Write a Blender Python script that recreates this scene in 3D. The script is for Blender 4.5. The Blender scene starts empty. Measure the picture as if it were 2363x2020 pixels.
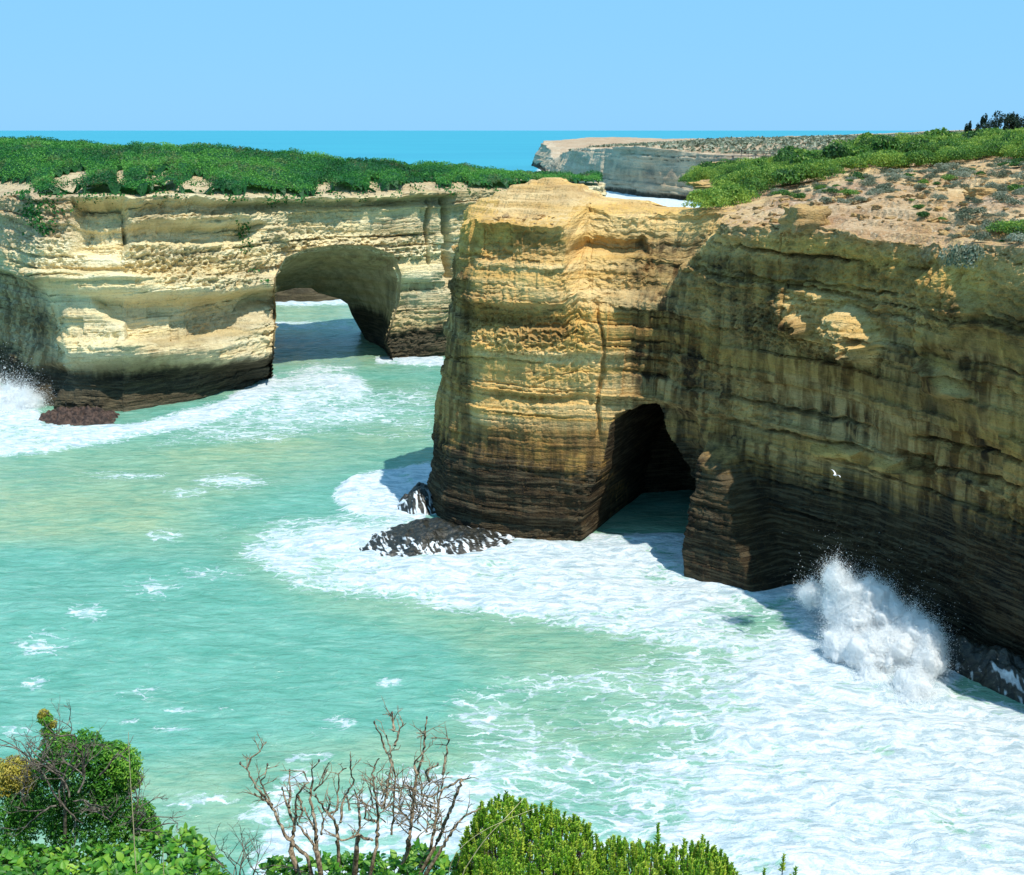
import bpy, math, random
import numpy as np

# ------------------------------------------------------------------ camera, world, sun, exposure
scene = bpy.context.scene
CAMH, FPX, IW, IH, HORV = 38.0, 2534.0, 2363.0, 2020.0, 300.0
PITCH = math.atan((IH/2-HORV)/FPX)
SUN_EL, SUN_AZ = math.radians(64), math.radians(45)      # azimuth: to the right of straight behind the camera
cam = bpy.data.objects.new('camera', bpy.data.cameras.new('camera'))
scene.collection.objects.link(cam)
cam.location = (0, 0, CAMH)
cam.rotation_euler = (math.pi/2-PITCH, 0, 0)
cam.data.sensor_width = 36; cam.data.sensor_fit = 'HORIZONTAL'
cam.data.lens = FPX/IW*36
cam.data.clip_start = 0.05; cam.data.clip_end = 90000
scene.camera = cam

world = bpy.data.worlds.new('World'); scene.world = world
world.use_nodes = True
wn = world.node_tree; wn.nodes.clear()
w_out = wn.nodes.new('ShaderNodeOutputWorld'); w_bg = wn.nodes.new('ShaderNodeBackground')
w_sky = wn.nodes.new('ShaderNodeTexSky'); w_sky.sky_type = 'NISHITA'; w_sky.sun_disc = False
w_sky.sun_elevation = SUN_EL
# direction to the sun in the plane: (sin az, -cos az); Nishita rotation 0 is +Y, clockwise towards +X
w_sky.sun_rotation = math.pi-SUN_AZ
w_sky.altitude = 0; w_sky.air_density = 1.0; w_sky.dust_density = 0.3; w_sky.ozone_density = 2.5
w_hsv = wn.nodes.new('ShaderNodeMix'); w_hsv.data_type = 'RGBA'; w_hsv.blend_type = 'MIX'
w_hsv.inputs[0].default_value = 0.92                     # evened out with a plain azure, as in the picture
w_hsv.inputs[7].default_value = (1.95, 4.95, 8.1, 1)
w_bg.inputs['Strength'].default_value = 0.13
wn.links.new(w_sky.outputs[0], w_hsv.inputs[6]); wn.links.new(w_hsv.outputs[2], w_bg.inputs['Color'])
wn.links.new(w_bg.outputs[0], w_out.inputs['Surface'])

sl = bpy.data.lights.new('sun', 'SUN'); sl.energy = 4.7; sl.angle = math.radians(0.53); sl.color = (1.0, 0.95, 0.85)
sun = bpy.data.objects.new('sun', sl); scene.collection.objects.link(sun)
sun.location = (60, -60, 120)
sun.rotation_euler = (math.pi/2-SUN_EL, 0, SUN_AZ)       # -Z of the lamp points from the sun into the scene

scene.view_settings.view_transform = 'Standard'; scene.view_settings.look = 'None'
scene.view_settings.exposure = 0.0; scene.view_settings.gamma = 1.0
scene.view_settings.use_curve_mapping = False

# ------------------------------------------------------------------ helpers
COL = scene.collection
rnd = random.Random(11)
rng = np.random.default_rng(5)
K = 1.1404                                               # the picture was measured at 2072 px width
CP, SP = math.cos(PITCH), math.sin(PITCH)

def ray(u, v):
    X = (u-IW/2)/FPX; Y = (IH/2-v)/FPX
    return np.array((X, CP+Y*SP, -SP+Y*CP))
def on_z(u, v, z=0.0):
    d = ray(u*K, v*K); t = (z-CAMH)/d[2]; return np.array((d[0]*t, d[1]*t, z))
def on_y(u, v, y):
    d = ray(u*K, v*K); t = y/d[1]; return np.array((d[0]*t, y, CAMH+d[2]*t))
def proj(P):
    """world points -> pixel positions in the 2072-wide measure"""
    x, y, z = P[..., 0], P[..., 1], P[..., 2]-CAMH
    dep = np.maximum(y*CP-z*SP, 0.01)
    up = y*SP+z*CP
    return (IW/2+FPX*x/dep)/K, (IH/2-FPX*up/dep)/K

_perm = np.random.default_rng(3).permutation(256).astype(np.int32)
_perm = np.concatenate([_perm, _perm])
_g = np.array([(1,1,0),(-1,1,0),(1,-1,0),(-1,-1,0),(1,0,1),(-1,0,1),(1,0,-1),(-1,0,-1),
               (0,1,1),(0,-1,1),(0,1,-1),(0,-1,-1),(1,1,0),(-1,1,0),(0,-1,1),(0,-1,-1)], np.float32)
def perlin(x, y=None, z=None, seed=0):
    x = np.asarray(x, np.float32)
    y = np.zeros_like(x) if y is None else np.asarray(y, np.float32)
    z = np.zeros_like(x) if z is None else np.asarray(z, np.float32)
    x, y, z = np.broadcast_arrays(x+seed*17.13, y+seed*7.7, z+seed*3.31)
    xi, yi, zi = np.floor(x).astype(np.int32), np.floor(y).astype(np.int32), np.floor(z).astype(np.int32)
    xf, yf, zf = x-xi, y-yi, z-zi
    xi &= 255; yi &= 255; zi &= 255
    fu, fv, fw = (t*t*t*(t*(t*6-15)+10) for t in (xf, yf, zf))
    out = 0
    for dx in (0, 1):
        wx = fu if dx else 1-fu
        a = _perm[xi+dx]
        for dy in (0, 1):
            wy = fv if dy else 1-fv
            b = _perm[(a+yi+dy) & 255]
            for dz in (0, 1):
                wz = fw if dz else 1-fw
                g = _g[_perm[(b+zi+dz) & 255] & 15]
                out = out+wx*wy*wz*(g[..., 0]*(xf-dx)+g[..., 1]*(yf-dy)+g[..., 2]*(zf-dz))
    return out
def fbm(x, y=None, z=None, o=4, seed=0, gain=0.5):
    s, a, f = 0, 1.0, 1.0
    y = 0*x if y is None else y; z = 0*x if z is None else z
    for i in range(o):
        s = s+a*perlin(x*f, y*f, z*f, seed+i); a *= gain; f *= 2.03
    return s
def hash1(k, seed=0):
    k = np.asarray(k).astype(np.int64)
    h = (k*374761393+seed*668265263) & 0x7fffffff
    h = ((h ^ (h >> 13))*1274126177) & 0x7fffffff
    h = (h ^ (h >> 16)) & 0xffff
    return h/65535.0
def sstep(a, b, x):
    t = np.clip((x-a)/(b-a), 0, 1); return t*t*(3-2*t)

def poly_mask(u, v, poly, feather):
    """soft inside mask (0..1): 0.5 on the outline"""
    poly = np.asarray(poly, float)
    out = np.zeros(u.shape, np.float32)
    m = feather+2
    box = (u > poly[:, 0].min()-m) & (u < poly[:, 0].max()+m) & (v > poly[:, 1].min()-m) & (v < poly[:, 1].max()+m)
    if not box.any(): return out
    uu, vv = u[box], v[box]
    ins = np.zeros(uu.shape, bool); dist = np.full(uu.shape, 1e9)
    n = len(poly)
    for i in range(n):
        ax, ay = poly[i]; bx, by = poly[(i+1) % n]
        c = (ay > vv) != (by > vv)
        if by != ay:
            ins ^= c & (uu < (bx-ax)*(vv-ay)/(by-ay)+ax)
        ex, ey = bx-ax, by-ay
        t = np.clip(((uu-ax)*ex+(vv-ay)*ey)/(ex*ex+ey*ey+1e-9), 0, 1)
        dist = np.minimum(dist, np.hypot(uu-ax-t*ex, vv-ay-t*ey))
    sd = np.where(ins, dist, -dist)
    out[box] = sstep(-feather, feather, sd)
    return out

def link(o): COL.objects.link(o); return o
def mesh_np(name, V, F, mat=None, attrs=None, smooth=True, parent=None, face_n=4):
    V = np.ascontiguousarray(V, np.float32).reshape(-1, 3); F = np.ascontiguousarray(F, np.int32).reshape(-1, face_n)
    me = bpy.data.meshes.new(name)
    me.vertices.add(len(V)); me.vertices.foreach_set('co', V.ravel())
    me.loops.add(F.size); me.loops.foreach_set('vertex_index', F.ravel())
    me.polygons.add(len(F)); me.polygons.foreach_set('loop_start', np.arange(0, F.size, face_n, dtype=np.int32))
    me.polygons.foreach_set('loop_total', np.full(len(F), face_n, np.int32))
    me.polygons.foreach_set('use_smooth', np.full(len(F), smooth, bool))
    if attrs:
        for k, a in attrs.items():
            at = me.attributes.new(k, 'FLOAT', 'POINT'); at.data.foreach_set('value', np.ascontiguousarray(a, np.float32).ravel())
    me.update(calc_edges=True); me.validate()
    if mat: me.materials.append(mat)
    o = bpy.data.objects.new(name, me)
    if parent: o.parent = parent
    return link(o)
def grid_faces(ni, nj, mask=None, flip=False):
    idx = np.arange(ni*nj).reshape(ni, nj)
    q = np.stack([idx[:-1, :-1], idx[1:, :-1], idx[1:, 1:], idx[:-1, 1:]], -1)
    if flip: q = q[..., ::-1]
    return q[mask] if mask is not None else q.reshape(-1, 4)
def tag(o, label=None, cat=None, group=None, kind=None):
    if label: o['label'] = label
    if cat: o['category'] = cat
    if group: o['group'] = group
    if kind: o['kind'] = kind
    return o
def empty(name, loc):
    e = bpy.data.objects.new(name, None); e.location = loc; e.empty_display_size = 0.1
    return link(e)

# ------------------------------------------------------------------ materials
def new_mat(name):
    m = bpy.data.materials.new(name); m.use_nodes = True
    nt = m.node_tree; nt.nodes.clear()
    o = nt.nodes.new('ShaderNodeOutputMaterial'); b = nt.nodes.new('ShaderNodeBsdfPrincipled')
    nt.links.new(b.outputs[0], o.inputs['Surface'])
    return m, nt, b
class NT:
    """small node-building shorthand"""
    def __init__(s, nt): s.nt = nt
    def val(s, sock, v):
        if isinstance(v, bpy.types.NodeSocket): s.nt.links.new(v, sock)
        else: sock.default_value = v
    def math(s, op, a, b=0.0, c=None, clamp=False):
        n = s.nt.nodes.new('ShaderNodeMath'); n.operation = op; n.use_clamp = clamp
        s.val(n.inputs[0], a); s.val(n.inputs[1], b)
        if c is not None: s.val(n.inputs[2], c)
        return n.outputs[0]
    def mix(s, f, a, b, blend='MIX'):
        n = s.nt.nodes.new('ShaderNodeMix'); n.data_type = 'RGBA'; n.blend_type = blend
        s.val(n.inputs[0], f)
        s.val(n.inputs[6], a if isinstance(a, bpy.types.NodeSocket) else (*a, 1))
        s.val(n.inputs[7], b if isinstance(b, bpy.types.NodeSocket) else (*b, 1))
        return n.outputs[2]
    def attr(s, name):
        n = s.nt.nodes.new('ShaderNodeAttribute'); n.attribute_name = name; return n.outputs['Fac']
    def pos(s): return s.nt.nodes.new('ShaderNodeNewGeometry').outputs['Position']
    def scale(s, vec, sc, off=(0, 0, 0)):
        n = s.nt.nodes.new('ShaderNodeMapping'); s.nt.links.new(vec, n.inputs[0])
        n.inputs['Scale'].default_value = sc; n.inputs['Location'].default_value = off
        return n.outputs[0]
    def noise(s, vec, sc, det=4, rough=0.55, dist=0.0, typ='FBM'):
        n = s.nt.nodes.new('ShaderNodeTexNoise'); n.noise_type = typ
        s.nt.links.new(vec, n.inputs['Vector']); n.inputs['Scale'].default_value = sc
        n.inputs['Detail'].default_value = det; n.inputs['Roughness'].default_value = rough
        n.inputs['Distortion'].default_value = dist
        return n.outputs[0]
    def ramp(s, f, stops, interp='LINEAR'):
        n = s.nt.nodes.new('ShaderNodeValToRGB'); cr = n.color_ramp; cr.interpolation = interp
        while len(cr.elements) < len(stops): cr.elements.new(0.5)
        for e, (p, c) in zip(cr.elements, stops):
            e.position = p; e.color = (*c, 1) if len(c) == 3 else c
        s.val(n.inputs[0], f); return n.outputs[0]
    def step(s, a, b, x):
        n = s.nt.nodes.new('ShaderNodeMapRange'); n.interpolation_type = 'SMOOTHSTEP'
        s.val(n.inputs['Value'], x); s.val(n.inputs['From Min'], a); s.val(n.inputs['From Max'], b)
        return n.outputs[0]
    def bump(s, h, strength, dist, normal=None):
        n = s.nt.nodes.new('ShaderNodeBump'); s.nt.links.new(h, n.inputs['Height'])
        n.inputs['Strength'].default_value = strength; n.inputs['Distance'].default_value = dist
        if normal is not None: s.nt.links.new(normal, n.inputs['Normal'])
        return n.outputs[0]

def limestone(name, pale, gold, brown, sc=1.0):
    """bedded limestone: wet = algae-dark foot and painted cave shade, soil = loose earth, stain = olive lichen streaks plus painted shade of the faces, tone = gold/pale"""
    m, nt, b = new_mat(name); n = NT(nt)
    p = n.pos()
    bed = n.noise(n.scale(p, (0.05*sc, 0.05*sc, 1.1*sc)), 1.0, 4, 0.62, 0.25)
    fine = n.noise(n.scale(p, (0.35*sc, 0.35*sc, 4.5*sc)), 1.0, 4, 0.6, 0.2)
    blot = n.noise(p, 0.22*sc, 4, 0.6, 0.3)
    run = n.noise(n.scale(p, (1.1*sc, 1.1*sc, 0.09*sc)), 1.0, 3, 0.6, 0.4)
    speck = n.noise(p, 3.2*sc, 3, 0.65)
    c = n.mix(n.math('MULTIPLY', n.step(0.35, 0.68, bed), 0.9), pale, gold)
    c = n.mix(n.attr('tone'), c, n.mix(n.step(0.4, 0.6, blot), gold, brown))
    c = n.mix(n.math('MULTIPLY', n.step(0.52, 0.72, fine), 0.45), c, brown)
    c = n.mix(n.math('MULTIPLY', n.step(0.57, 0.68, speck), 0.30), c, (brown[0]*0.45, brown[1]*0.42, brown[2]*0.4))
    c = n.mix(n.math('MULTIPLY', n.step(0.36, 0.25, speck), 0.35), c, (min(1, pale[0]*1.12), min(1, pale[1]*1.12), min(1, pale[2]*1.15)))
    # olive and dark lichen running down the face, deepened to paint in its shade
    st = n.math('MULTIPLY', n.attr('stain_shade'), n.math('ADD', 0.62, n.math('MULTIPLY', n.step(0.36, 0.62, run), 0.5)), clamp=True)
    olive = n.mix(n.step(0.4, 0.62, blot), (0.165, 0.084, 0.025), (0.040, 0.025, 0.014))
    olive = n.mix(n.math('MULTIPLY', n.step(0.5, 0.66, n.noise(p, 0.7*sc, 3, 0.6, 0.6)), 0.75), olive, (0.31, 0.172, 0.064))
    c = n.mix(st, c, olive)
    # weathered soil
    so = n.mix(n.step(0.35, 0.65, blot), (0.37, 0.215, 0.125), (0.53, 0.375, 0.235))
    so = n.mix(n.math('MULTIPLY', n.step(0.53, 0.63, speck), 0.6), so, (0.20, 0.125, 0.075))
    so = n.mix(n.math('MULTIPLY', n.step(0.43, 0.34, speck), 0.6), so, (0.70, 0.58, 0.42))
    c = n.mix(n.attr('soil'), c, so)
    # wetted, algae-dark foot of the cliff, plus shade painted inside cave and tunnel
    wet_shade = n.attr('wet_shade')
    w2 = n.step(0.30, 0.72, n.math('ADD', wet_shade, n.math('MULTIPLY', n.math('SUBTRACT', n.math('ADD', n.math('MULTIPLY', run, 0.6), n.math('MULTIPLY', fine, 0.4)), 0.5), 0.9)))
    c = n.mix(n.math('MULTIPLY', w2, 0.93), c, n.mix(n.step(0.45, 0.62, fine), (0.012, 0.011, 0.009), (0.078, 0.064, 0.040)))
    nt.links.new(c, b.inputs['Base Color'])
    b.inputs['Roughness'].default_value = 0.92
    b.inputs['Specular IOR Level'].default_value = 0.15
    grit = n.noise(n.scale(p, (1, 1, 1.6)), 6.5*sc, 2, 0.6)
    c = n.mix(n.math('MULTIPLY', n.step(0.56, 0.70, grit), 0.35), c, (brown[0]*0.5, brown[1]*0.5, brown[2]*0.5))
    nt.links.new(c, b.inputs['Base Color'])
    h = n.math('ADD', n.math('MULTIPLY', fine, 0.7), n.math('ADD', n.math('MULTIPLY', speck, 0.5), n.math('MULTIPLY', grit, 0.35)))
    nt.links.new(n.bump(h, 1.0, 0.34/sc), b.inputs['Normal'])
    return m

M_arch = limestone('cream_limestone', (0.90, 0.79, 0.51), (0.77, 0.61, 0.31), (0.38, 0.27, 0.13), 0.7)
M_prom = limestone('golden_limestone', (0.84, 0.61, 0.29), (0.70, 0.42, 0.115), (0.34, 0.19, 0.06), 1.0)
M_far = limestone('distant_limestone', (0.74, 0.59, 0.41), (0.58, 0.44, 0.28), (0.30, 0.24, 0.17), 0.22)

def leaf_mat(name, dark, mid, light, transl=0.35, gloss=0.35, sat_attr='tint', vary=0.0):
    m, nt, b = new_mat(name); n = NT(nt)
    oi = nt.nodes.new('ShaderNodeObjectInfo')
    c = n.ramp(n.math('ADD', n.attr(sat_attr), n.math('MULTIPLY', n.math('SUBTRACT', oi.outputs['Random'], 0.5), vary), clamp=True), [(0.0, dark), (0.5, mid), (1.0, light)])
    c = n.mix(n.attr('dry'), c, (0.20, 0.175, 0.085))
    nt.links.new(c, b.inputs['Base Color'])
    b.inputs['Roughness'].default_value = 0.5; b.inputs['Specular IOR Level'].default_value = gloss
    tr = nt.nodes.new('ShaderNodeBsdfTranslucent'); nt.links.new(c, tr.inputs['Color'])
    mx = nt.nodes.new('ShaderNodeMixShader'); mx.inputs[0].default_value = transl
    nt.links.new(b.outputs[0], mx.inputs[1]); nt.links.new(tr.outputs[0], mx.inputs[2])
    out = [q for q in nt.nodes if q.type == 'OUTPUT_MATERIAL'][0]
    nt.links.new(mx.outputs[0], out.inputs['Surface'])
    return m
M_scrub = leaf_mat('scrub_leaves', (0.014, 0.085, 0.022), (0.045, 0.235, 0.040), (0.150, 0.40, 0.060))
M_ridge = leaf_mat('ridge_leaves', (0.030, 0.090, 0.025), (0.115, 0.265, 0.038), (0.36, 0.48, 0.070), vary=0.55)
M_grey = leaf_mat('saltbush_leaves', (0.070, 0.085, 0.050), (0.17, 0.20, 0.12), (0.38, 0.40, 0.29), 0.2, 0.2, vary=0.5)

def simple_mat(name, c1, c2, sc=5, rough=0.8, spec=0.3, bump=0.3, bd=0.02, mscale=(1, 1, 1)):
    m, nt, b = new_mat(name); n = NT(nt); p = n.scale(n.pos(), mscale)
    f = n.noise(p, sc, 5, 0.6, 0.3)
    nt.links.new(n.mix(n.step(0.35, 0.65, f), c1, c2), b.inputs['Base Color'])
    b.inputs['Roughness'].default_value = rough; b.inputs['Specular IOR Level'].default_value = spec
    nt.links.new(n.bump(f, bump, bd), b.inputs['Normal'])
    return m

# ------------------------------------------------------------------ terrain tools
class Hill:
    """smooth height surface through control points (x, y, z)"""
    def __init__(s, pts, c=5.0, lam=0.02):
        s.p = np.array(pts, float); n = len(s.p); s.c = c
        d = np.hypot(s.p[:, None, 0]-s.p[None, :, 0], s.p[:, None, 1]-s.p[None, :, 1])
        A = -np.sqrt(d*d+c*c); A[np.diag_indices(n)] -= 0; A += 0
        M = np.zeros((n+3, n+3)); M[:n, :n] = A-np.eye(n)*(-lam)
        Q = np.c_[np.ones(n), s.p[:, :2]/100]; M[:n, n:] = Q; M[n:, :n] = Q.T
        s.w = np.linalg.solve(M, np.r_[s.p[:, 2], 0, 0, 0])
    def __call__(s, x, y):
        r = s.w[-3]+s.w[-2]*x/100+s.w[-1]*y/100
        for (px, py, _), w in zip(s.p, s.w[:-3]):
            r = r-w*np.sqrt((x-px)**2+(y-py)**2+s.c**2)
        return r

def resample(B, T, step, smooth):
    B, T = np.array(B, float), np.array(T, float)
    Mid = 0.5*(B+T); L = np.r_[0, np.cumsum(np.linalg.norm(np.diff(Mid[:, :2], axis=0), axis=1))]
    n = int(L[-1]/step)+1
    s = np.linspace(0, L[-1], n)
    k = max(1, int(smooth/step)); ker = np.hanning(2*k+3); ker /= ker.sum()
    def f(A):
        out = np.stack([np.interp(s, L, A[:, c]) for c in range(3)], 1)
        pad = np.pad(out, ((k+1, k+1), (0, 0)), mode='reflect', reflect_type='odd')
        return np.stack([np.convolve(pad[:, c], ker, 'valid') for c in range(3)], 1)
    return s, f(B), f(T)

def bedding(S, Z, seed, zmax=40, tmin=0.35, tmax=2.2, tilt=0.0, blockw=(3, 9), amp=1.0):
    """outward offset of jointed rock beds, and how near a parting the point is"""
    r = np.random.default_rng(seed)
    b = [-4.0]
    while b[-1] < zmax+6: b.append(b[-1]+r.uniform(tmin, tmax)*(0.4 if r.random() < 0.35 else 1))
    b = np.array(b)
    zz = Z+tilt*S+0.30*perlin(S*0.07, seed=seed)+0.10*perlin(S*0.5, seed=seed+1)+0.05*perlin(S*1.7, Z*0.6, seed=seed+2)
    k = np.clip(np.searchsorted(b, zz)-1, 0, len(b)-2)
    a = r.normal(0, 0.16, len(b)); w = r.uniform(*blockw, len(b))
    strong = (r.random(len(b)) < 0.42)
    d = a[k]+0.22*perlin(S*0.16+k*13.7, k*3.1, seed=seed+3)
    jw = S+0.25*perlin(Z*0.35, S*0.1, seed=seed+4)+r.uniform(0, 50, len(b))[k//3]
    cell = np.floor(jw/w[k//3])
    d = d+0.55*(hash1(cell+(k//3)*911, seed)-0.5)*(hash1(cell*7+k//3, seed+1) > 0.35)
    cell2 = np.floor(jw/(w[k]*0.33))
    d = d+0.22*(hash1(cell2+k*173, seed+2)-0.5)
    near = np.minimum(zz-b[k], b[k+1]-zz)
    part = np.where(strong[k], sstep(0.26, 0.06, zz-b[k]), sstep(0.10, 0.02, zz-b[k])*0.4)
    part = part*sstep(-0.25, 0.2, perlin(S*0.10, k*5.3, seed=seed+6))*(0.15+0.85*sstep(-0.12, 0.22, perlin(S*0.045, Z*0.16, seed=seed+7)))
    return amp*(d-0.60*part), part

def cliff_sheet(B, T, step, nz, smooth, shape, hill=None, lip=8, lipstep=0.3):
    """sheet from 2 m under water to the rim and a little way in over the top. shape(S, Z, P, u, v) -> offset"""
    s, b, t = resample(B, T, step, smooth)
    b = b.copy(); b[:, 2] = -2.0
    if hill is not None: t[:, 2] = hill(t[:, 0], t[:, 1])
    tt = np.linspace(0, 1, nz)
    P = b[:, None, :]*(1-tt)[None, :, None]+t[:, None, :]*tt[None, :, None]
    ds = np.gradient(P, axis=0); dt = np.gradient(P, axis=1)
    N = np.cross(ds, dt); N /= np.linalg.norm(N, axis=2, keepdims=True)+1e-9
    S = np.repeat(s[:, None], nz, 1)
    u, v = proj(P)
    off = shape(S, P[..., 2], P, u, v, N)
    off, push = off if isinstance(off, tuple) else (off, 0.0)
    Q = P+N*off[..., None]+push
    if hill is not None:
        dz = hill(Q[:, -1, 0], Q[:, -1, 1])-Q[:, -1, 2]
        Q[..., 2] += dz[:, None]*(tt**3)[None]
    nh = N[:, -1].copy(); nh[:, 2] = 0; nh /= np.linalg.norm(nh, axis=1, keepdims=True)+1e-9
    rows = []
    for i in range(1, lip+1):
        q = Q[:, -1]-nh*(i*lipstep+0.012*i*i)
        q = q.copy()
        if hill is not None: q[:, 2] = hill(q[:, 0], q[:, 1])
        rows.append(q)
    Q = np.concatenate([Q, np.stack(rows, 1)], 1)
    return s, P, Q, N, t

def inside(x, y, poly):
    poly = np.asarray(poly, float); ins = np.zeros(np.shape(x), bool); n = len(poly)
    for i in range(n):
        ax, ay = poly[i][:2]; bx, by = poly[(i+1) % n][:2]
        if ay == by: continue
        ins ^= ((ay > y) != (by > y)) & (x < (bx-ax)*(y-ay)/(by-ay)+ax)
    return ins
def join_meshes(parts):
    """list of (V, F, attrs) -> one"""
    off = 0; Vs, Fs, A = [], [], {}
    for V, F, at in parts:
        V = np.asarray(V).reshape(-1, 3); Vs.append(V); Fs.append(np.asarray(F)+off); off += len(V)
        for k in at: A.setdefault(k, []).append(np.asarray(at[k], np.float32).ravel())
    return np.concatenate(Vs), np.concatenate(Fs), {k: np.concatenate(a) for k, a in A.items()}

# ================================================================== mainland with the promontory
X0 = lambda *a: np.array(a, float)
st = [  # (foot, rim)
    (X0(22, 150, 0), X0(23, 150, 31)), (X0(17, 128, 0), X0(18.5, 127, 31)), (X0(13, 119, 0), X0(14, 118, 30.6)),
    (X0(5, 124, 0), X0(5, 122.5, 31.5)), (X0(-4, 123.5, 0), X0(-0.5, 121, 30.8)), (X0(-8.6, 116, 0), X0(-4.4, 115, 30.4)),
    (X0(-9.4, 109, 0), on_y(926, 462, 109)),
    (on_z(895, 1062), on_y(934, 456, 106)),
    (on_z(968, 1082), on_y(962, 452, 103.2)),
    (on_z(1070, 1095), on_y(1060, 462, 101.3)),
    (on_z(1185, 1101), on_y(1190, 468, 100.2)),
    (on_z(1290, 1092), on_y(1345, 468, 98.6)),
    (on_z(1395, 1120), on_y(1425, 452, 95.6)),
    (X0(20.0, 92.4, 0), on_y(1520, 450, 92.0)),
    (on_z(1640, 1192), on_y(1650, 453, 88.0)),
    (on_z(1775, 1232), on_y(1770, 464, 83.2)),
    (on_z(1880, 1288), on_y(1880, 478, 79.4)),
    (on_z(1975, 1342), on_y(1970, 486, 75.4)),
    (on_z(2072, 1392), on_y(2072, 490, 71.4)),
    (X0(40.5, 63.5, 0), X0(40.0, 63.5, 31.0)), (X0(47, 55, 0), X0(46.6, 55, 31.5)), (X0(54, 46, 0), X0(54, 46, 32)),
    (X0(58, 34, 0), X0(58, 33, 34)), (X0(52, 20, 0), X0(54, 18, 35)),
]
stB = [a for a, b in st]; stT = [b for a, b in st]
hill_pts = [tuple(p) for p in stT]
hill_pts += [tuple(on_y(*q)) for q in [
    (1110, 362, 113), (1060, 371, 112.5), (1005, 388, 112), (968, 412, 111.5), (1180, 384, 112), (1250, 402, 111), (1310, 413, 109.5), (958, 442, 106.5), (1010, 436, 106), (1060, 440, 104.6), (1130, 430, 104.4), (1190, 446, 103), (1050, 408, 108.5),
    (1375, 416, 107.5), (1420, 420, 106), (1120, 396, 108.5), (1240, 436, 104.5),
    (1440, 425, 112), (1470, 396, 122), (1520, 366, 135), (1600, 342, 145), (1700, 308, 150), (1770, 300, 150), (1900, 309, 140), (2072, 300, 128), (2300, 284, 125),
    (1500, 420, 101), (1600, 388, 105), (1700, 362, 109), (1900, 352, 104), (2072, 340, 98),
    (1600, 418, 95), (1760, 422, 89), (1900, 422, 85), (2072, 414, 83), (2300, 420, 80), (1980, 458, 79), (2200, 450, 75),
    (1480, 372, 180), (1500, 352, 230), (1500, 326, 290), (1560, 322, 300), (1760, 322, 300), (2000, 306, 260), (2200, 285, 230), (2500, 262, 200)]]
hill_pts += [(75, 60, 35.5), (90, 40, 36), (70, 40, 35), (120, 100, 38), (150, 200, 38), (150, 300, 37)]
hillM0 = Hill(hill_pts, 4.0)
def hillM(x, y):
    z = hillM0(x, y)
    n = 0.40*fbm(x*0.16, y*0.16, o=4, seed=21)+0.20*fbm(x*0.8, y*0.8, o=3, seed=25)-0.18*np.abs(fbm(x*0.5+3, y*0.5, o=3, seed=27))
    z = z+n
    # broken beds stepping up the bare top of the promontory and the slope
    q = z*1.5; fr = q-np.floor(q)
    stepz = (np.floor(q)+sstep(0.55, 0.95, fr))/1.5
    k = np.clip(perlin(x*0.12, y*0.12, seed=31)*1.3+0.45, 0, 0.85)
    return z*(1-k)+stepz*k

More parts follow.
